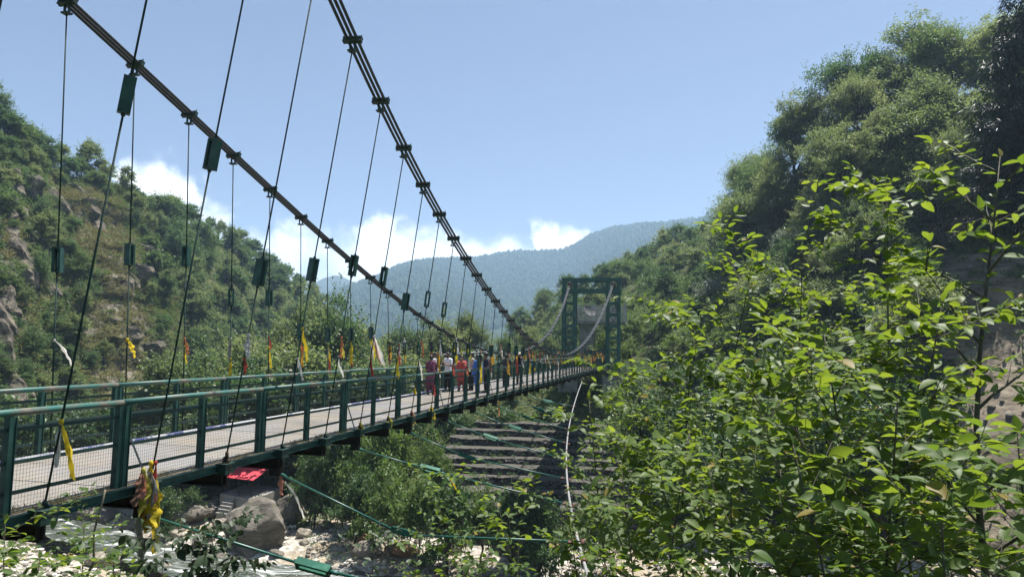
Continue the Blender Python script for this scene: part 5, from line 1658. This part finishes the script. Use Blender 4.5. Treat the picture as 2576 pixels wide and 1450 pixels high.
CRAG = noisy('crag_rock', [(.3, (.045, .040, .034)), (.5, (.115, .10, .08)), (.7, (.21, .18, .135))], 1.6, .95, 0, .1, .15, 9)
CM = [boulder_mesh('rock_crag', (1.5, .9, 1.25), 760 + i, CRAG, 4, .55, 26, .42) for i in range(6)]
for c_ in CM: c_.polygons.foreach_set('use_smooth', np.zeros(len(c_.polygons), bool))
k = 0
while k < 56:
    px, v = g.uniform(-60, 460), g.uniform(.06, .88)
    if g.uniform() > (left_rocky(px, v) ** 1.5 if k < 34 else gauss(px, 10, 70) * gauss(v, .42, .3)): continue
    p = HL.point(px, v); s = g.uniform(.9, 2.9) if k < 34 else g.uniform(1.6, 4.2)
    o = link('rock_crag', CM[k % 6]); o.location = p + np.array((0, .45 * s, -.3 * s)); o.scale = (s, s, s * g.uniform(.6, 1.3)); o.rotation_euler = (g.normal(0, .2), .45 + g.normal(0, .25), g.uniform(-.6, .6))
    tag(o, 'dark rock crag jutting from the grassy rocky rib beyond the river', 'rock', 'crags of the rocky rib')
    k += 1
n = 12000
X = g.uniform(-60, 30, n); Y = g.uniform(42, 74, n)
keep = (np.abs(Y - river_y(X)) > 3.0) & (vn1.fbm(X * .15, Y * .15, 3) + g.normal(0, .4, n) > -.35)
X, Y = X[keep], Y[keep]; n = len(X)
s = .06 + .26 * g.uniform(0, 1, n) ** 4
V = ico_v[None] * (s[:, None, None] * g.uniform(.7, 1.3, (n, 1, 3))) * g.uniform(.8, 1.2, (n, 12, 1)) * np.array((1, 1, .65))
V = V + np.stack([X, Y, zg(X, Y) + s * .25], 1)[:, None]
def pebble_material():
    m, nt, out = new_mat('pebbles'); b = bsdf(nt, out, .9, 0, .2)
    isl = nt.nodes.new('ShaderNodeNewGeometry').outputs['Random Per Island']
    nt.links.new(ramp(nt, isl, [(0, (.16, .145, .12)), (.3, (.33, .30, .26)), (.7, (.48, .45, .40)), (.92, (.62, .59, .54)), (1, (.45, .28, .17))]), b.inputs['Base Color'])
    return m
tag(link('gravel', mesh_np('gravel', V.reshape(-1, 3), (np.arange(n)[:, None, None] * 12 + ico_f[None]).reshape(-1, 3), pebble_material())), 'pale pebbles strewn over the river banks', None, None, 'stuff')

# ---------------------------------------------------------------- red-roofed shelter
P1, P2, P3, P4 = at(567, 1199, 69.5), at(636, 1207, 67.6), at(672, 1190, 70.2), at(601, 1177, 72.0)
P4[2] = P3[2] = max(P3[2], P4[2]) + .25
t = empty('shelter', (P1 + P3) / 2 * np.array((1, 1, 0)) + np.array((0, 0, -14.6)), 'small open shelter with a red tin roof on the gravel bank', 'shelter')
ex, ey = nz(P2 - P1), nz((P4 - P1) * np.array((1, 1, 0)))
def sheet(a, b, c, d, n, amp):     # corrugated sheet with thickness
    m = MB(); up = nz(np.cross(b - a, d - a))
    V = []
    for i in range(n + 1):
        f = i / n; o_ = up * amp * (1 if i % 2 else -1)
        p, q = a + (b - a) * f + o_, d + (c - d) * f + o_
        V += [p, q, p - up * .02, q - up * .02]
    m.add(V, [(4 * i, 4 * i + 4, 4 * i + 5, 4 * i + 1) for i in range(n)] + [(4 * i + 2, 4 * i + 3, 4 * i + 7, 4 * i + 6) for i in range(n)] + [(4 * i, 4 * i + 2, 4 * i + 6, 4 * i + 4) for i in range(n)] + [(4 * i + 1, 4 * i + 5, 4 * i + 7, 4 * i + 3) for i in range(n)])
    return m
sheet(P1, P2, P3, P4, 40, .014).build('roof_slope', MAT['red_roof'], t)
P5, P6 = P3 + (P3 - P2) * np.array((.9, .9, -.9)), P4 + (P4 - P1) * np.array((.9, .9, -.9))
sheet(P4, P3, P5, P6, 40, .014).build('roof_slope', MAT['red_roof'], t)
zp = -12.5
for a in (P1, P2, (P5 * .92 + P2 * .08), (P6 * .92 + P1 * .08), P1 * .5 + P2 * .5):
    m = MB(); b_ = a + (((P1 + P3) / 2) - a) * .06
    m.bar((b_[0], b_[1], zp), (b_[0], b_[1], a[2] - .03), .09, .09); m.build('post', MAT['rust'], t)
cc = (P1 + P2 + P5 + P6) / 4
m = MB(); m.box((cc[0], cc[1], zp - .9), (np.linalg.norm(P2 - P1) + .9, np.linalg.norm((P6 - P1)[:2]) + .8, 1.8), (ex * np.array((1, 1, 0)) / np.linalg.norm(ex[:2]), ey, BZ)); m.build('platform', MAT['concrete'], t)
m = MB()
for i in range(5):
    c_ = P1 * .72 + P2 * .28 - ey * (.35 + .34 * i)
    m.box((c_[0], c_[1], zp - .30 - .25 * i - .4), (1.5, .36, .8), (ex, ey, BZ))
m.build('steps', MAT['concrete'], t)

# ---------------------------------------------------------------- hut beyond the bridge
hp_ = at(1150, 925, 98)
t = empty('hut', hp_ - BZ * 1.5, 'low block-walled hut with rusty tin roof beyond the far railing', 'hut')
hx, hy = nz((1, -.12, 0)), nz((.12, 1, 0))
HXA = (hx, hy, BZ)
hc = hp_
m = MB(); m.box(hc + hx * .5, (7.4, 4.5, 3.2), HXA); m.build('wall', MAT['concrete'], t)
m = MB(); m.bar(hc + BZ * 1.55 - hx * 3.4, hc + BZ * 2.05 - hx * .3, 5.4, .06, BZ); m.build('roof', MAT['tin'], t)
m = MB(); m.bar(hc + BZ * 1.75 - hx * .2, hc + BZ * 2.3 + hx * 4.3, 5.2, .08, BZ); m.tube([hc + BZ * 1.80 - hx * 2.2 - hy * 2.75, hc + BZ * 2.35 + hx * 4.4 - hy * 2.75], .09, 8); m.build('roof', MAT['grey_tin'], t)
m = MB(); m.box(hc - hx * 1.9 - hy * 2.28 + BZ * .1, (1.7, .08, 1.8), HXA); m.build('door', MAT['rust'], t)

# ---------------------------------------------------------------- concrete platform with a wire cage behind the tower
pc = at(1512, 812, ST * math.cos(AZ) + BO[1] + 9)
t = empty('lookout_platform', (pc[0], pc[1], float(zg(pc[0], pc[1]))), 'raised concrete platform on a pillar behind the far bridge tower', 'platform')
m = MB(); m.box(pc + BZ * .0, (6.9, 4.0, .35), AX and (BT, BU, BZ)); m.build('slab', MAT['concrete'], t)
zgp = float(zg(pc[0], pc[1]))
m = MB(); m.box((pc - BT * 1.9) * np.array((1, 1, 0)) + BZ * (zgp - 1 + pc[2] - .18) / 2, (1.9, 2.2, pc[2] - .18 - zgp + 1), (BT, BU, BZ))
m.build('pillar', MAT['concrete'], t)
f_ = empty('wire_cage', pc + BZ * .18, 'pale wire-mesh cage fence standing on the concrete platform', 'fence')
Hc = 2.35
m = MB()
for a in (-3.35, -1.1, 1.1, 3.35):
    for b in (-1.9, 1.9): m.bar(pc + BT * a + BU * b + BZ * .18, pc + BT * a + BU * b + BZ * (Hc + .5), .07, .07)
m.build('post', MAT['grey_tin'], f_)
m = MB()
for b in (-1.9, 1.9):
    for i in range(61): m.bar(pc + BT * (-3.35 + 6.7 * i / 60) + BU * b + BZ * .2, pc + BT * (-3.35 + 6.7 * i / 60) + BU * b + BZ * Hc, .022, .022)
    for i in range(18): m.bar(pc - BT * 3.35 + BU * (b + .02) + BZ * (.2 + i * .128), pc + BT * 3.35 + BU * (b + .02) + BZ * (.2 + i * .128), .022, .022)
    for z in (.9, 1.7, 2.35): m.bar(pc - BT * 3.35 + BU * (b - .02) + BZ * z, pc + BT * 3.35 + BU * (b - .02) + BZ * z, .06, .06)
for a in (-3.35, 3.35):
    for i in range(30): m.bar(pc + BT * a + BU * (-1.9 + 3.8 * i / 29) + BZ * .2, pc + BT * a + BU * (-1.9 + 3.8 * i / 29) + BZ * Hc, .022, .022)
m.build('wire_mesh', MAT['grey_tin'], f_)
dc_ = pc - BT * 1.75 + BZ * 1.55 - BU * .3
t = empty('satellite_dish', dc_ - BZ * 1.37, 'grey satellite dish on its stand inside the wire cage', 'satellite dish')
dn = nz(BU * -.6 + BZ * .55 + BT * .55); dx_ = nz(np.cross(BZ, dn)); dy_ = np.cross(dn, dx_)
V, Q = [], []
for i in range(7):
    for j in range(20):
        r = .95 * i / 6; th = 2 * PI * j / 20
        V.append(dc_ + dx_ * r * math.cos(th) + dy_ * r * math.sin(th) + dn * .28 * (i / 6) ** 2)
Q = [(i * 20 + j, (i + 1) * 20 + j, (i + 1) * 20 + (j + 1) % 20, i * 20 + (j + 1) % 20) for i in range(6) for j in range(20)]
m = MB(); m.add(V, Q); m.add([v - dn * .02 for v in V], [q[::-1] for q in Q]); m.tube([V[120 + j] for j in range(20)] + [V[120]], .035, 6); m.build('reflector', noisy('grey_dish', [(.3, (.09, .09, .09)), (.7, (.16, .16, .16))], 4, .8, 0), t, True)
m = MB(); m.tube([dc_ - BZ * 1.37, dc_ - dn * .05], .05, 8); m.build('stand', MAT['grey_tin'], t)
m = MB(); m.tube([dc_ + dy_ * -.8 + dn * .2, dc_ + dn * .85], .02, 6); m.ellipsoid(dc_ + dn * .85, np.array((.06, .06, .08))); m.build('feed_arm', MAT['grey_tin'], t)

# overhead cable on the wooded side
t = empty('overhead_cable', at(2600, 348, 13), 'thin black overhead cable crossing before the near wood', 'cable')
a, b = at(2760, 235, 11), at(2050, 765, 46)
m = MB(); m.tube([a + (b - a) * f - BZ * .9 * 4 * f * (1 - f) * .5 for f in np.linspace(0, 1, 30)], .012, 6)
m.build('wire', MAT['c_black'], t, True)

# ---------------------------------------------------------------- young trees with big leaves round the viewpoint
def sapling(base, top, seed, leafL=.085, nb=20, blen=.85, rad=.016, f0=.22, mat='leaf_near', spacing=.037, droop=.15, label='', group=None, twigs=5, bark='bark_sap', up=.75):
    g = rng(seed)
    base, top = np.asarray(base, float), np.asarray(top, float)
    K = 14
    H = np.linalg.norm(top - base)
    off = g.normal(0, .035 * H, 3) * np.array((1, 1, 0)); off2 = g.normal(0, .02 * H, 3) * np.array((1, 1, 0))
    st = np.array([base + (top - base) * f + off * math.sin(PI * f) + off2 * math.sin(2.3 * PI * f) for f in np.linspace(0, 1, K)])
    m = MB(); m.tube(st, np.linspace(rad, .0035, K), 8)
    LP_, LD_, LN_, LL_ = [], [], [], []
    def leaves_on(pts, start, dens):
        seg = np.linalg.norm(np.diff(pts, axis=0), axis=1); tot = seg.sum(); s = start * tot; k = g.integers(0, 2)
        cum = np.concatenate([[0], np.cumsum(seg)])
        while s < tot:
            i = min(len(seg) - 1, int(np.searchsorted(cum, s, 'right') - 1))
            f = (s - cum[i]) / seg[i]; p = pts[i] + (pts[i + 1] - pts[i]) * f; d = nz(pts[i + 1] - pts[i])
            sd = np.cross(d, (0, 0, 1.0)); sd = nz(sd) if np.linalg.norm(sd) > .1 else nz(g.normal(0, 1, 3))
            sg = 1 if k % 2 else -1
            if abs(d[2]) > .8:      # upright shoot: leaves spiral round it
                a = k * 2.4; sd = np.array((math.cos(a), math.sin(a), 0)); sg = 1
            ld = nz(d * g.uniform(.25, .6) + sd * sg * g.uniform(.6, 1) + np.array((0, 0, -droop + g.normal(0, .22))) + g.normal(0, .12, 3))
            l_ = leafL * 1.12 * (g.uniform(.35, 1.0) if g.uniform() < .4 else g.uniform(.8, 1.4)) * (1 - .25 * s / tot)
            LP_.append(p + ld * .012); LD_.append(ld); LN_.append(np.array((0, 0, 1.0)) + g.normal(0, .38, 3)); LL_.append(l_)
            s += dens * g.uniform(.7, 1.3); k += 1
        LP_.append(pts[-1]); LD_.append(nz(pts[-1] - pts[-2]) + g.normal(0, .2, 3)); LN_.append(np.array((0, 0, 1.0)) + g.normal(0, .3, 3)); LL_.append(leafL * .8)
    for i in range(nb):
        f = f0 + (1 - f0) * (i + g.uniform(0, .8)) / nb
        x = f * (K - 1); j = int(min(K - 2, x)); p0 = st[j] + (st[j + 1] - st[j]) * (x - j)
        a = i * 2.4 + g.normal(0, .5)
        L = blen * (1.12 - .75 * f) * g.uniform(.6, 1.15) + .14
        o_ = np.array((math.cos(a), math.sin(a), 0))
        d = nz(o_ + np.array((0, 0, up * g.uniform(.6, 1.4))))
        n_ = 6
        pts = [p0]
        for q in range(n_):
            d = nz(d + g.normal(0, .09, 3) + np.array((0, 0, .03 - .02 * q)))
            pts.append(pts[-1] + d * L / n_)
        pts = np.array(pts)
        r_ = max(.003, rad * .42 * (1 - .6 * f))
        m.tube(pts, np.linspace(r_, .002, n_ + 1), 5, False)
        leaves_on(pts, .25, spacing)
        for w in range(twigs):
            q = g.integers(1, n_); dd = nz(nz(pts[q + 1] - pts[q] if q < n_ else d) * .6 + nz(np.cross(d, (0, 0, 1))) * (1 if w % 2 else -1) * .8 + np.array((0, 0, g.normal(.1, .25))))
            l2 = L * g.uniform(.25, .5)
            tp = np.array([pts[q], pts[q] + dd * l2 * .5, pts[q] + dd * l2 + np.array((0, 0, .03 * l2))])
            m.tube(tp, np.linspace(r_ * .5, .0015, 3), 4, False)
            leaves_on(tp, .15, spacing)
    leaves_on(st[-5:], .1, spacing * .8)
    t = empty('sapling', base, label, 'young tree', group)
    m.build('trunk', MAT[bark], t, True)
    L = np.array(LL_)
    V, Q = leaf_arrays(np.array(LP_), np.array(LD_), np.array(LN_), L, L * g.uniform(.48, .62, len(L)), 1, np.clip(g.normal(.17, .14, len(L)), -.08, .6), .16)
    link('crown', mesh_np('crown', V - base, Q, MAT[mat], True), t)
    return t, len(L)

def sap(px, py, Y, bx, seed, label, depth=None, **k):
    top = at(px, py, Y); b = at(bx, 1500, Y + .15)
    z0 = float(zg(b[0], Y)) - .1
    base = np.array((b[0] + (bx - px) / F * Y * .25, Y + .2, max(z0, top[2] - (depth or 5.5))))
    return sapling(base, top, seed, label=label, **k)
SL = [
 (2485, 385, 4.3, 2545, 1, 'tall sapling with a dark straight trunk and lower side branch, big bright leaves', dict(rad=.042, blen=1.15, nb=20, leafL=.095, f0=.40, twigs=3, spacing=.06)),
 (2205, 462, 4.9, 2330, 2, 'slim sapling whose leafy tip reaches up beside the tall dark-trunked one', dict(blen=1.1, nb=26, leafL=.09)),
 (1992, 632, 5.6, 2120, 3, 'sapling with a wand-like upright tip above the middle of the leafy thicket', dict(blen=1.1, nb=24, leafL=.085)),
 (1855, 650, 6.0, 1985, 4, 'sapling tip silhouetted against the shaded wood, next to the silvery trees', dict(blen=1.1, nb=24, leafL=.085)),
 (1740, 815, 5.6, 1880, 5, 'leafy sapling spreading before the pale bush thicket', dict(blen=1.2, nb=26, leafL=.085)),
 (1580, 930, 6.2, 1740, 6, 'sapling leaning over the terraces toward the bridge end', dict(blen=1.25, nb=26, leafL=.085)),
 (1470, 1000, 6.6, 1660, 7, 'outermost sapling whose twigs cross the wind cable', dict(blen=1.15, nb=22, leafL=.08)),
 (2300, 760, 3.9, 2230, 8, 'close sapling with extra large leaves in the middle of the thicket', dict(blen=.9, nb=20, leafL=.095)),
 (2600, 1090, 3.2, 2650, 9, 'closest low sapling with broad shiny leaves by the tall dark trunk', dict(blen=.6, nb=11, leafL=.105, twigs=2)),
 (2080, 840, 3.9, 2110, 10, 'bushy sapling with a dark stem low in the thicket', dict(blen=1.0, nb=24, leafL=.09, rad=.02)),
 (1900, 930, 4.4, 1990, 11, 'sapling with pale crossing branches low in the thicket', dict(blen=1.05, nb=24, leafL=.088, bark='bark_pale', rad=.018)),
 (2250, 1010, 3.2, 2180, 12, 'low leafy sapling nearest the viewpoint', dict(blen=.8, nb=18, leafL=.09)),
 (2420, 1200, 2.9, 2390, 13, 'low sapling with glossy leaves at the foot of the tall dark trunk', dict(blen=.65, nb=11, leafL=.095)),
 (1560, 1180, 5.4, 1640, 14, 'low sapling before the lower terraces', dict(blen=1.0, nb=20, leafL=.08)),
 (1720, 1080, 4.6, 1760, 15, 'dense low sapling under the leaning one', dict(blen=.95, nb=22, leafL=.085)),
 (2020, 1120, 3.3, 2040, 16, 'short sapling with a mottled dark stem near the picture bottom', dict(blen=.8, nb=18, leafL=.088)),
 (1420, 1290, 6.2, 1500, 17, 'small sapling whose leaves hide the lowest guy bracket', dict(blen=1.0, nb=18, leafL=.08)),
 (1830, 1230, 3.8, 1830, 18, 'leafy shoot filling the lower middle of the thicket', dict(blen=.85, nb=18, leafL=.085)),
 (1150, 1215, 9.0, 1170, 19, 'sunlit sapling rising before the shrubs below the deck', dict(blen=1.35, nb=24, leafL=.10, spacing=.07)),
 (1290, 1290, 8.5, 1300, 20, 'sapling with yellowish tips below the stone terraces', dict(blen=1.3, nb=22, leafL=.10, spacing=.07)),
 (1040, 1350, 9.5, 1060, 21, 'thin-stemmed sapling by the second guy turnbuckle', dict(blen=1.1, nb=18, leafL=.10, spacing=.08)),
 (945, 1335, 8.2, 970, 22, 'sapling with shade-painted leaves before the gravel beside the guy rod', dict(blen=1.1, nb=14, leafL=.09, spacing=.08, twigs=3, mat='leaf_shade', droop=.35)),
 (60, 1310, 7.2, 20, 23, 'leafy sapling under the near end of the deck beam', dict(blen=1.0, nb=26, leafL=.10, spacing=.065)),
 (200, 1325, 7.4, 190, 24, 'sapling with glossy leaves before the foaming rapid', dict(blen=1.1, nb=28, leafL=.10, spacing=.065)),
 (300, 1375, 7.0, 290, 25, 'low sapling left of the hanging grey cloth, over pale stones', dict(blen=.9, nb=16, leafL=.10, spacing=.07)),
 (545, 1305, 9.8, 470, 26, 'sapling with drooping shade-painted leaves under the big boulder', dict(blen=1.5, nb=30, leafL=.13, spacing=.07, droop=.7, up=.35, mat='leaf_shade', f0=.35)),
 (410, 1345, 9.3, 390, 27, 'sapling with large shade-painted leaves below the rag bundle', dict(blen=1.5, nb=26, leafL=.13, spacing=.07, droop=.7, up=.35, mat='leaf_shade', f0=.35)),
 (120, 1400, 6.0, 90, 28, 'short sapling in the bottom corner below the deck end', dict(blen=.8, nb=14, leafL=.09, spacing=.06))]
tot = 0
for px, py, Y, bx, sd, lb, kw in SL:
    t, k = sap(px, py, Y, bx, 900 + sd, lb, **kw); tot += k
print('sapling leaves', tot)
# a few lone pale stems
for k, (p, q, Y, r, lb) in enumerate([((262, 1225), (210, 1520), 7.6, .017, 'bent pale bare stem standing under the near deck edge'), ((2070, 1000), (2190, 1520), 4.2, .014, 'pale bare stem slanting through the thicket'), ((1960, 1040), (2240, 1330), 4.0, .011, 'long pale branch slanting down through the thicket')]):
    a, b = at(*p, Y), at(*q, Y); t = empty('bare_stem', b, lb, 'stem')
    m = MB(); g = rng(k + 5); pts = np.array([b + (a - b) * f + g.normal(0, .015, 3) for f in np.linspace(0, 1, 9)]); m.tube(pts, np.linspace(r, r * .5, 9), 7); m.build('stalk', MAT['bark_pale'], t, True)

g = rng(820)
for k in range(90):
    p = HR.point(g.uniform(2300, 2700), g.uniform(-.05, .45)); s = g.uniform(.3, 1.0)
    o = link('river_stone', SM[k % 6]); o.location = p + np.array((0, -.1, .05)); o.scale = (s, s, s); o.rotation_euler = (g.normal(0, .3), g.normal(0, .3), g.uniform(0, 6))
    tag(o, 'tan broken stone on the stony slope behind the tall saplings', 'stone', 'stones of the stony slope')
EXPO = 1.2
# ---------------------------------------------------------------- sky with cumulus, sun, air
SUN_EL, SUN_AZ = math.radians(72), math.radians(42)      # azimuth clockwise from +Y
world = bpy.data.worlds.new('World'); scene.world = world
world.use_nodes = True
nt = world.node_tree; nt.nodes.clear()
out = nt.nodes.new('ShaderNodeOutputWorld'); bg = nt.nodes.new('ShaderNodeBackground')
sky = nt.nodes.new('ShaderNodeTexSky'); sky.sky_type = 'NISHITA'; sky.sun_disc = False
sky.sun_elevation = SUN_EL; sky.sun_rotation = SUN_AZ
sky.altitude = 3200; sky.air_density = 1.0; sky.dust_density = 1.0; sky.ozone_density = 3.0
SKY = .054
bg.inputs['Strength'].default_value = SKY
tc = nt.nodes.new('ShaderNodeTexCoord').outputs['Generated']
nrm = nt.nodes.new('ShaderNodeVectorMath'); nrm.operation = 'NORMALIZE'; nt.links.new(tc, nrm.inputs[0])
# warp the direction with fractal noise, then read azimuth and elevation
nz1 = nt.nodes.new('ShaderNodeTexNoise'); nz1.inputs['Scale'].default_value = 26; nz1.inputs['Detail'].default_value = 9; nz1.inputs['Roughness'].default_value = .58
nt.links.new(nrm.outputs[0], nz1.inputs['Vector'])
sub = nt.nodes.new('ShaderNodeVectorMath'); sub.operation = 'SUBTRACT'; nt.links.new(nz1.outputs['Color'], sub.inputs[0]); sub.inputs[1].default_value = (.5, .5, .5)
scl = nt.nodes.new('ShaderNodeVectorMath'); scl.operation = 'SCALE'; nt.links.new(sub.outputs[0], scl.inputs[0]); scl.inputs['Scale'].default_value = .07
wv_ = nt.nodes.new('ShaderNodeVectorMath'); wv_.operation = 'ADD'; nt.links.new(nrm.outputs[0], wv_.inputs[0]); nt.links.new(scl.outputs[0], wv_.inputs[1])
sx = nt.nodes.new('ShaderNodeSeparateXYZ'); nt.links.new(wv_.outputs[0], sx.inputs[0])
az_ = math_node(nt, 'ARCTAN2', sx.outputs[0], sx.outputs[1])
el_ = math_node(nt, 'ARCSINE', sx.outputs[2])
A0, A1, E1 = -.62, .30, .32
azn = nt.nodes.new('ShaderNodeMapRange'); nt.links.new(az_, azn.inputs[0]); azn.inputs[1].default_value = A0; azn.inputs[2].default_value = A1
fc = nt.nodes.new('ShaderNodeFloatCurve')
cl = [(180, 900), (255, 560), (285, 425), (330, 388), (400, 380), (455, 408), (495, 450), (525, 500), (560, 500), (600, 508), (615, 570), (650, 580), (690, 562), (760, 548), (830, 590), (890, 575), (920, 535), (960, 535), (1000, 545), (1020, 575), (1100, 570), (1180, 582), (1222, 606), (1245, 592), (1320, 605), (1335, 610), (1350, 560), (1372, 545), (1400, 575), (1440, 560), (1475, 575), (1510, 620), (1580, 880)]
def azel(px, py):
    d = nz(ray(px, py)); return math.atan2(d[0], d[1]), math.asin(d[2])
cm = fc.mapping; cv = cm.curves[0]
pts = [(0.0, 0.0)] + [((azel(*p)[0] - A0) / (A1 - A0), max(0, azel(*p)[1] / E1)) for p in cl] + [(1.0, 0.0)]
cv.points[0].location = pts[0]; cv.points[1].location = pts[-1]
for p in pts[1:-1]: cv.points.new(*p)
for p in cv.points: p.handle_type = 'VECTOR'
cm.update()
nt.links.new(azn.outputs[0], fc.inputs['Value'])
topv = math_node(nt, 'MULTIPLY', fc.outputs[0], E1)
dpt = math_node(nt, 'SUBTRACT', topv, el_)                      # angle below the cloud top
edge = nt.nodes.new('ShaderNodeMapRange'); edge.interpolation_type = 'SMOOTHSTEP'
nt.links.new(dpt, edge.inputs[0]); edge.inputs[1].default_value = -.008; edge.inputs[2].default_value = .030
nz2 = nt.nodes.new('ShaderNodeTexNoise'); nz2.inputs['Scale'].default_value = 9; nz2.inputs['Detail'].default_value = 8; nz2.inputs['Roughness'].default_value = .6
nt.links.new(wv_.outputs[0], nz2.inputs['Vector'])
thin = nt.nodes.new('ShaderNodeMapRange'); nt.links.new(nz2.outputs['Fac'], thin.inputs[0]); thin.inputs[1].default_value = .30; thin.inputs[2].default_value = .55; thin.inputs[3].default_value = .38; thin.inputs[4].default_value = 1
low = nt.nodes.new('ShaderNodeMapRange'); nt.links.new(dpt, low.inputs[0]); low.inputs[1].default_value = .05; low.inputs[2].default_value = .16; low.inputs[3].default_value = 1; low.inputs[4].default_value = .55
dens = math_node(nt, 'MULTIPLY', math_node(nt, 'MULTIPLY', edge.outputs[0], thin.outputs[0]), low.outputs[0])
dens = math_node(nt, 'MULTIPLY', dens, .93)
ccol = ramp(nt, nz2.outputs['Fac'], [(.32, (.70, .74, .82)), (.5, (.90, .90, .92)), (.65, (.98, .965, .94))])
cs = nt.nodes.new('ShaderNodeVectorMath'); cs.operation = 'SCALE'; nt.links.new(ccol, cs.inputs[0]); cs.inputs['Scale'].default_value = 1.08 / SKY
mx = nt.nodes.new('ShaderNodeMix'); mx.data_type = 'RGBA'; nt.links.new(dens, mx.inputs[0]); hs_ = nt.nodes.new('ShaderNodeHueSaturation'); hs_.inputs['Saturation'].default_value = .84; hs_.inputs['Hue'].default_value = .51; nt.links.new(sky.outputs[0], hs_.inputs['Color']); nt.links.new(hs_.outputs[0], mx.inputs[6]); nt.links.new(cs.outputs[0], mx.inputs[7])
nt.links.new(mx.outputs[2], bg.inputs[0]); nt.links.new(bg.outputs[0], out.inputs[0])

sd = bpy.data.lights.new('sun', 'SUN'); sd.energy = 5.0; sd.angle = math.radians(.53); sd.color = (1, .955, .88)
so = bpy.data.objects.new('sun', sd); col.objects.link(so)
dirv = Vector((math.sin(SUN_AZ) * math.cos(SUN_EL), math.cos(SUN_AZ) * math.cos(SUN_EL), math.sin(SUN_EL)))
so.rotation_euler = dirv.to_track_quat('Z', 'Y').to_euler()

# air: one closed box of thin haze round camera, valley and mountain
hm, hnt, hout = new_mat('haze_air')
pv_ = hnt.nodes.new('ShaderNodeVolumePrincipled')
pv_.inputs['Color'].default_value = (.52, .74, 1.0, 1)
pv_.inputs['Density'].default_value = .00027
pv_.inputs['Anisotropy'].default_value = .35
hnt.links.new(pv_.outputs[0], hout.inputs['Volume'])
zlow = min(float(GZ.min()), -40) - 1
m = MB(); x2 = float(xs[-1]) + 60
y2 = float(ys[-1]) + 60
m.box((0, (y2 - 3900) / 2 * 0, (zlow + 540) / 2), (2 * x2, 2 * y2, 540 - zlow))
hz = m.build('haze', hm); tag(hz, 'thin bluish air filling the valley', None, None, 'stuff')
hz.display_type = 'WIRE'

# ---------------------------------------------------------------- render settings
scene.view_settings.view_transform = 'Standard'
scene.view_settings.look = 'None'
scene.view_settings.exposure = EXPO
scene.view_settings.gamma = 1
cy = scene.cycles
cy.use_denoising = True
cy.max_bounces = 6; cy.diffuse_bounces = 4; cy.glossy_bounces = 2; cy.transmission_bounces = 4; cy.volume_bounces = 1; cy.transparent_max_bounces = 8
cy.caustics_reflective = False; cy.caustics_refractive = False
cy.sample_clamp_indirect = 4
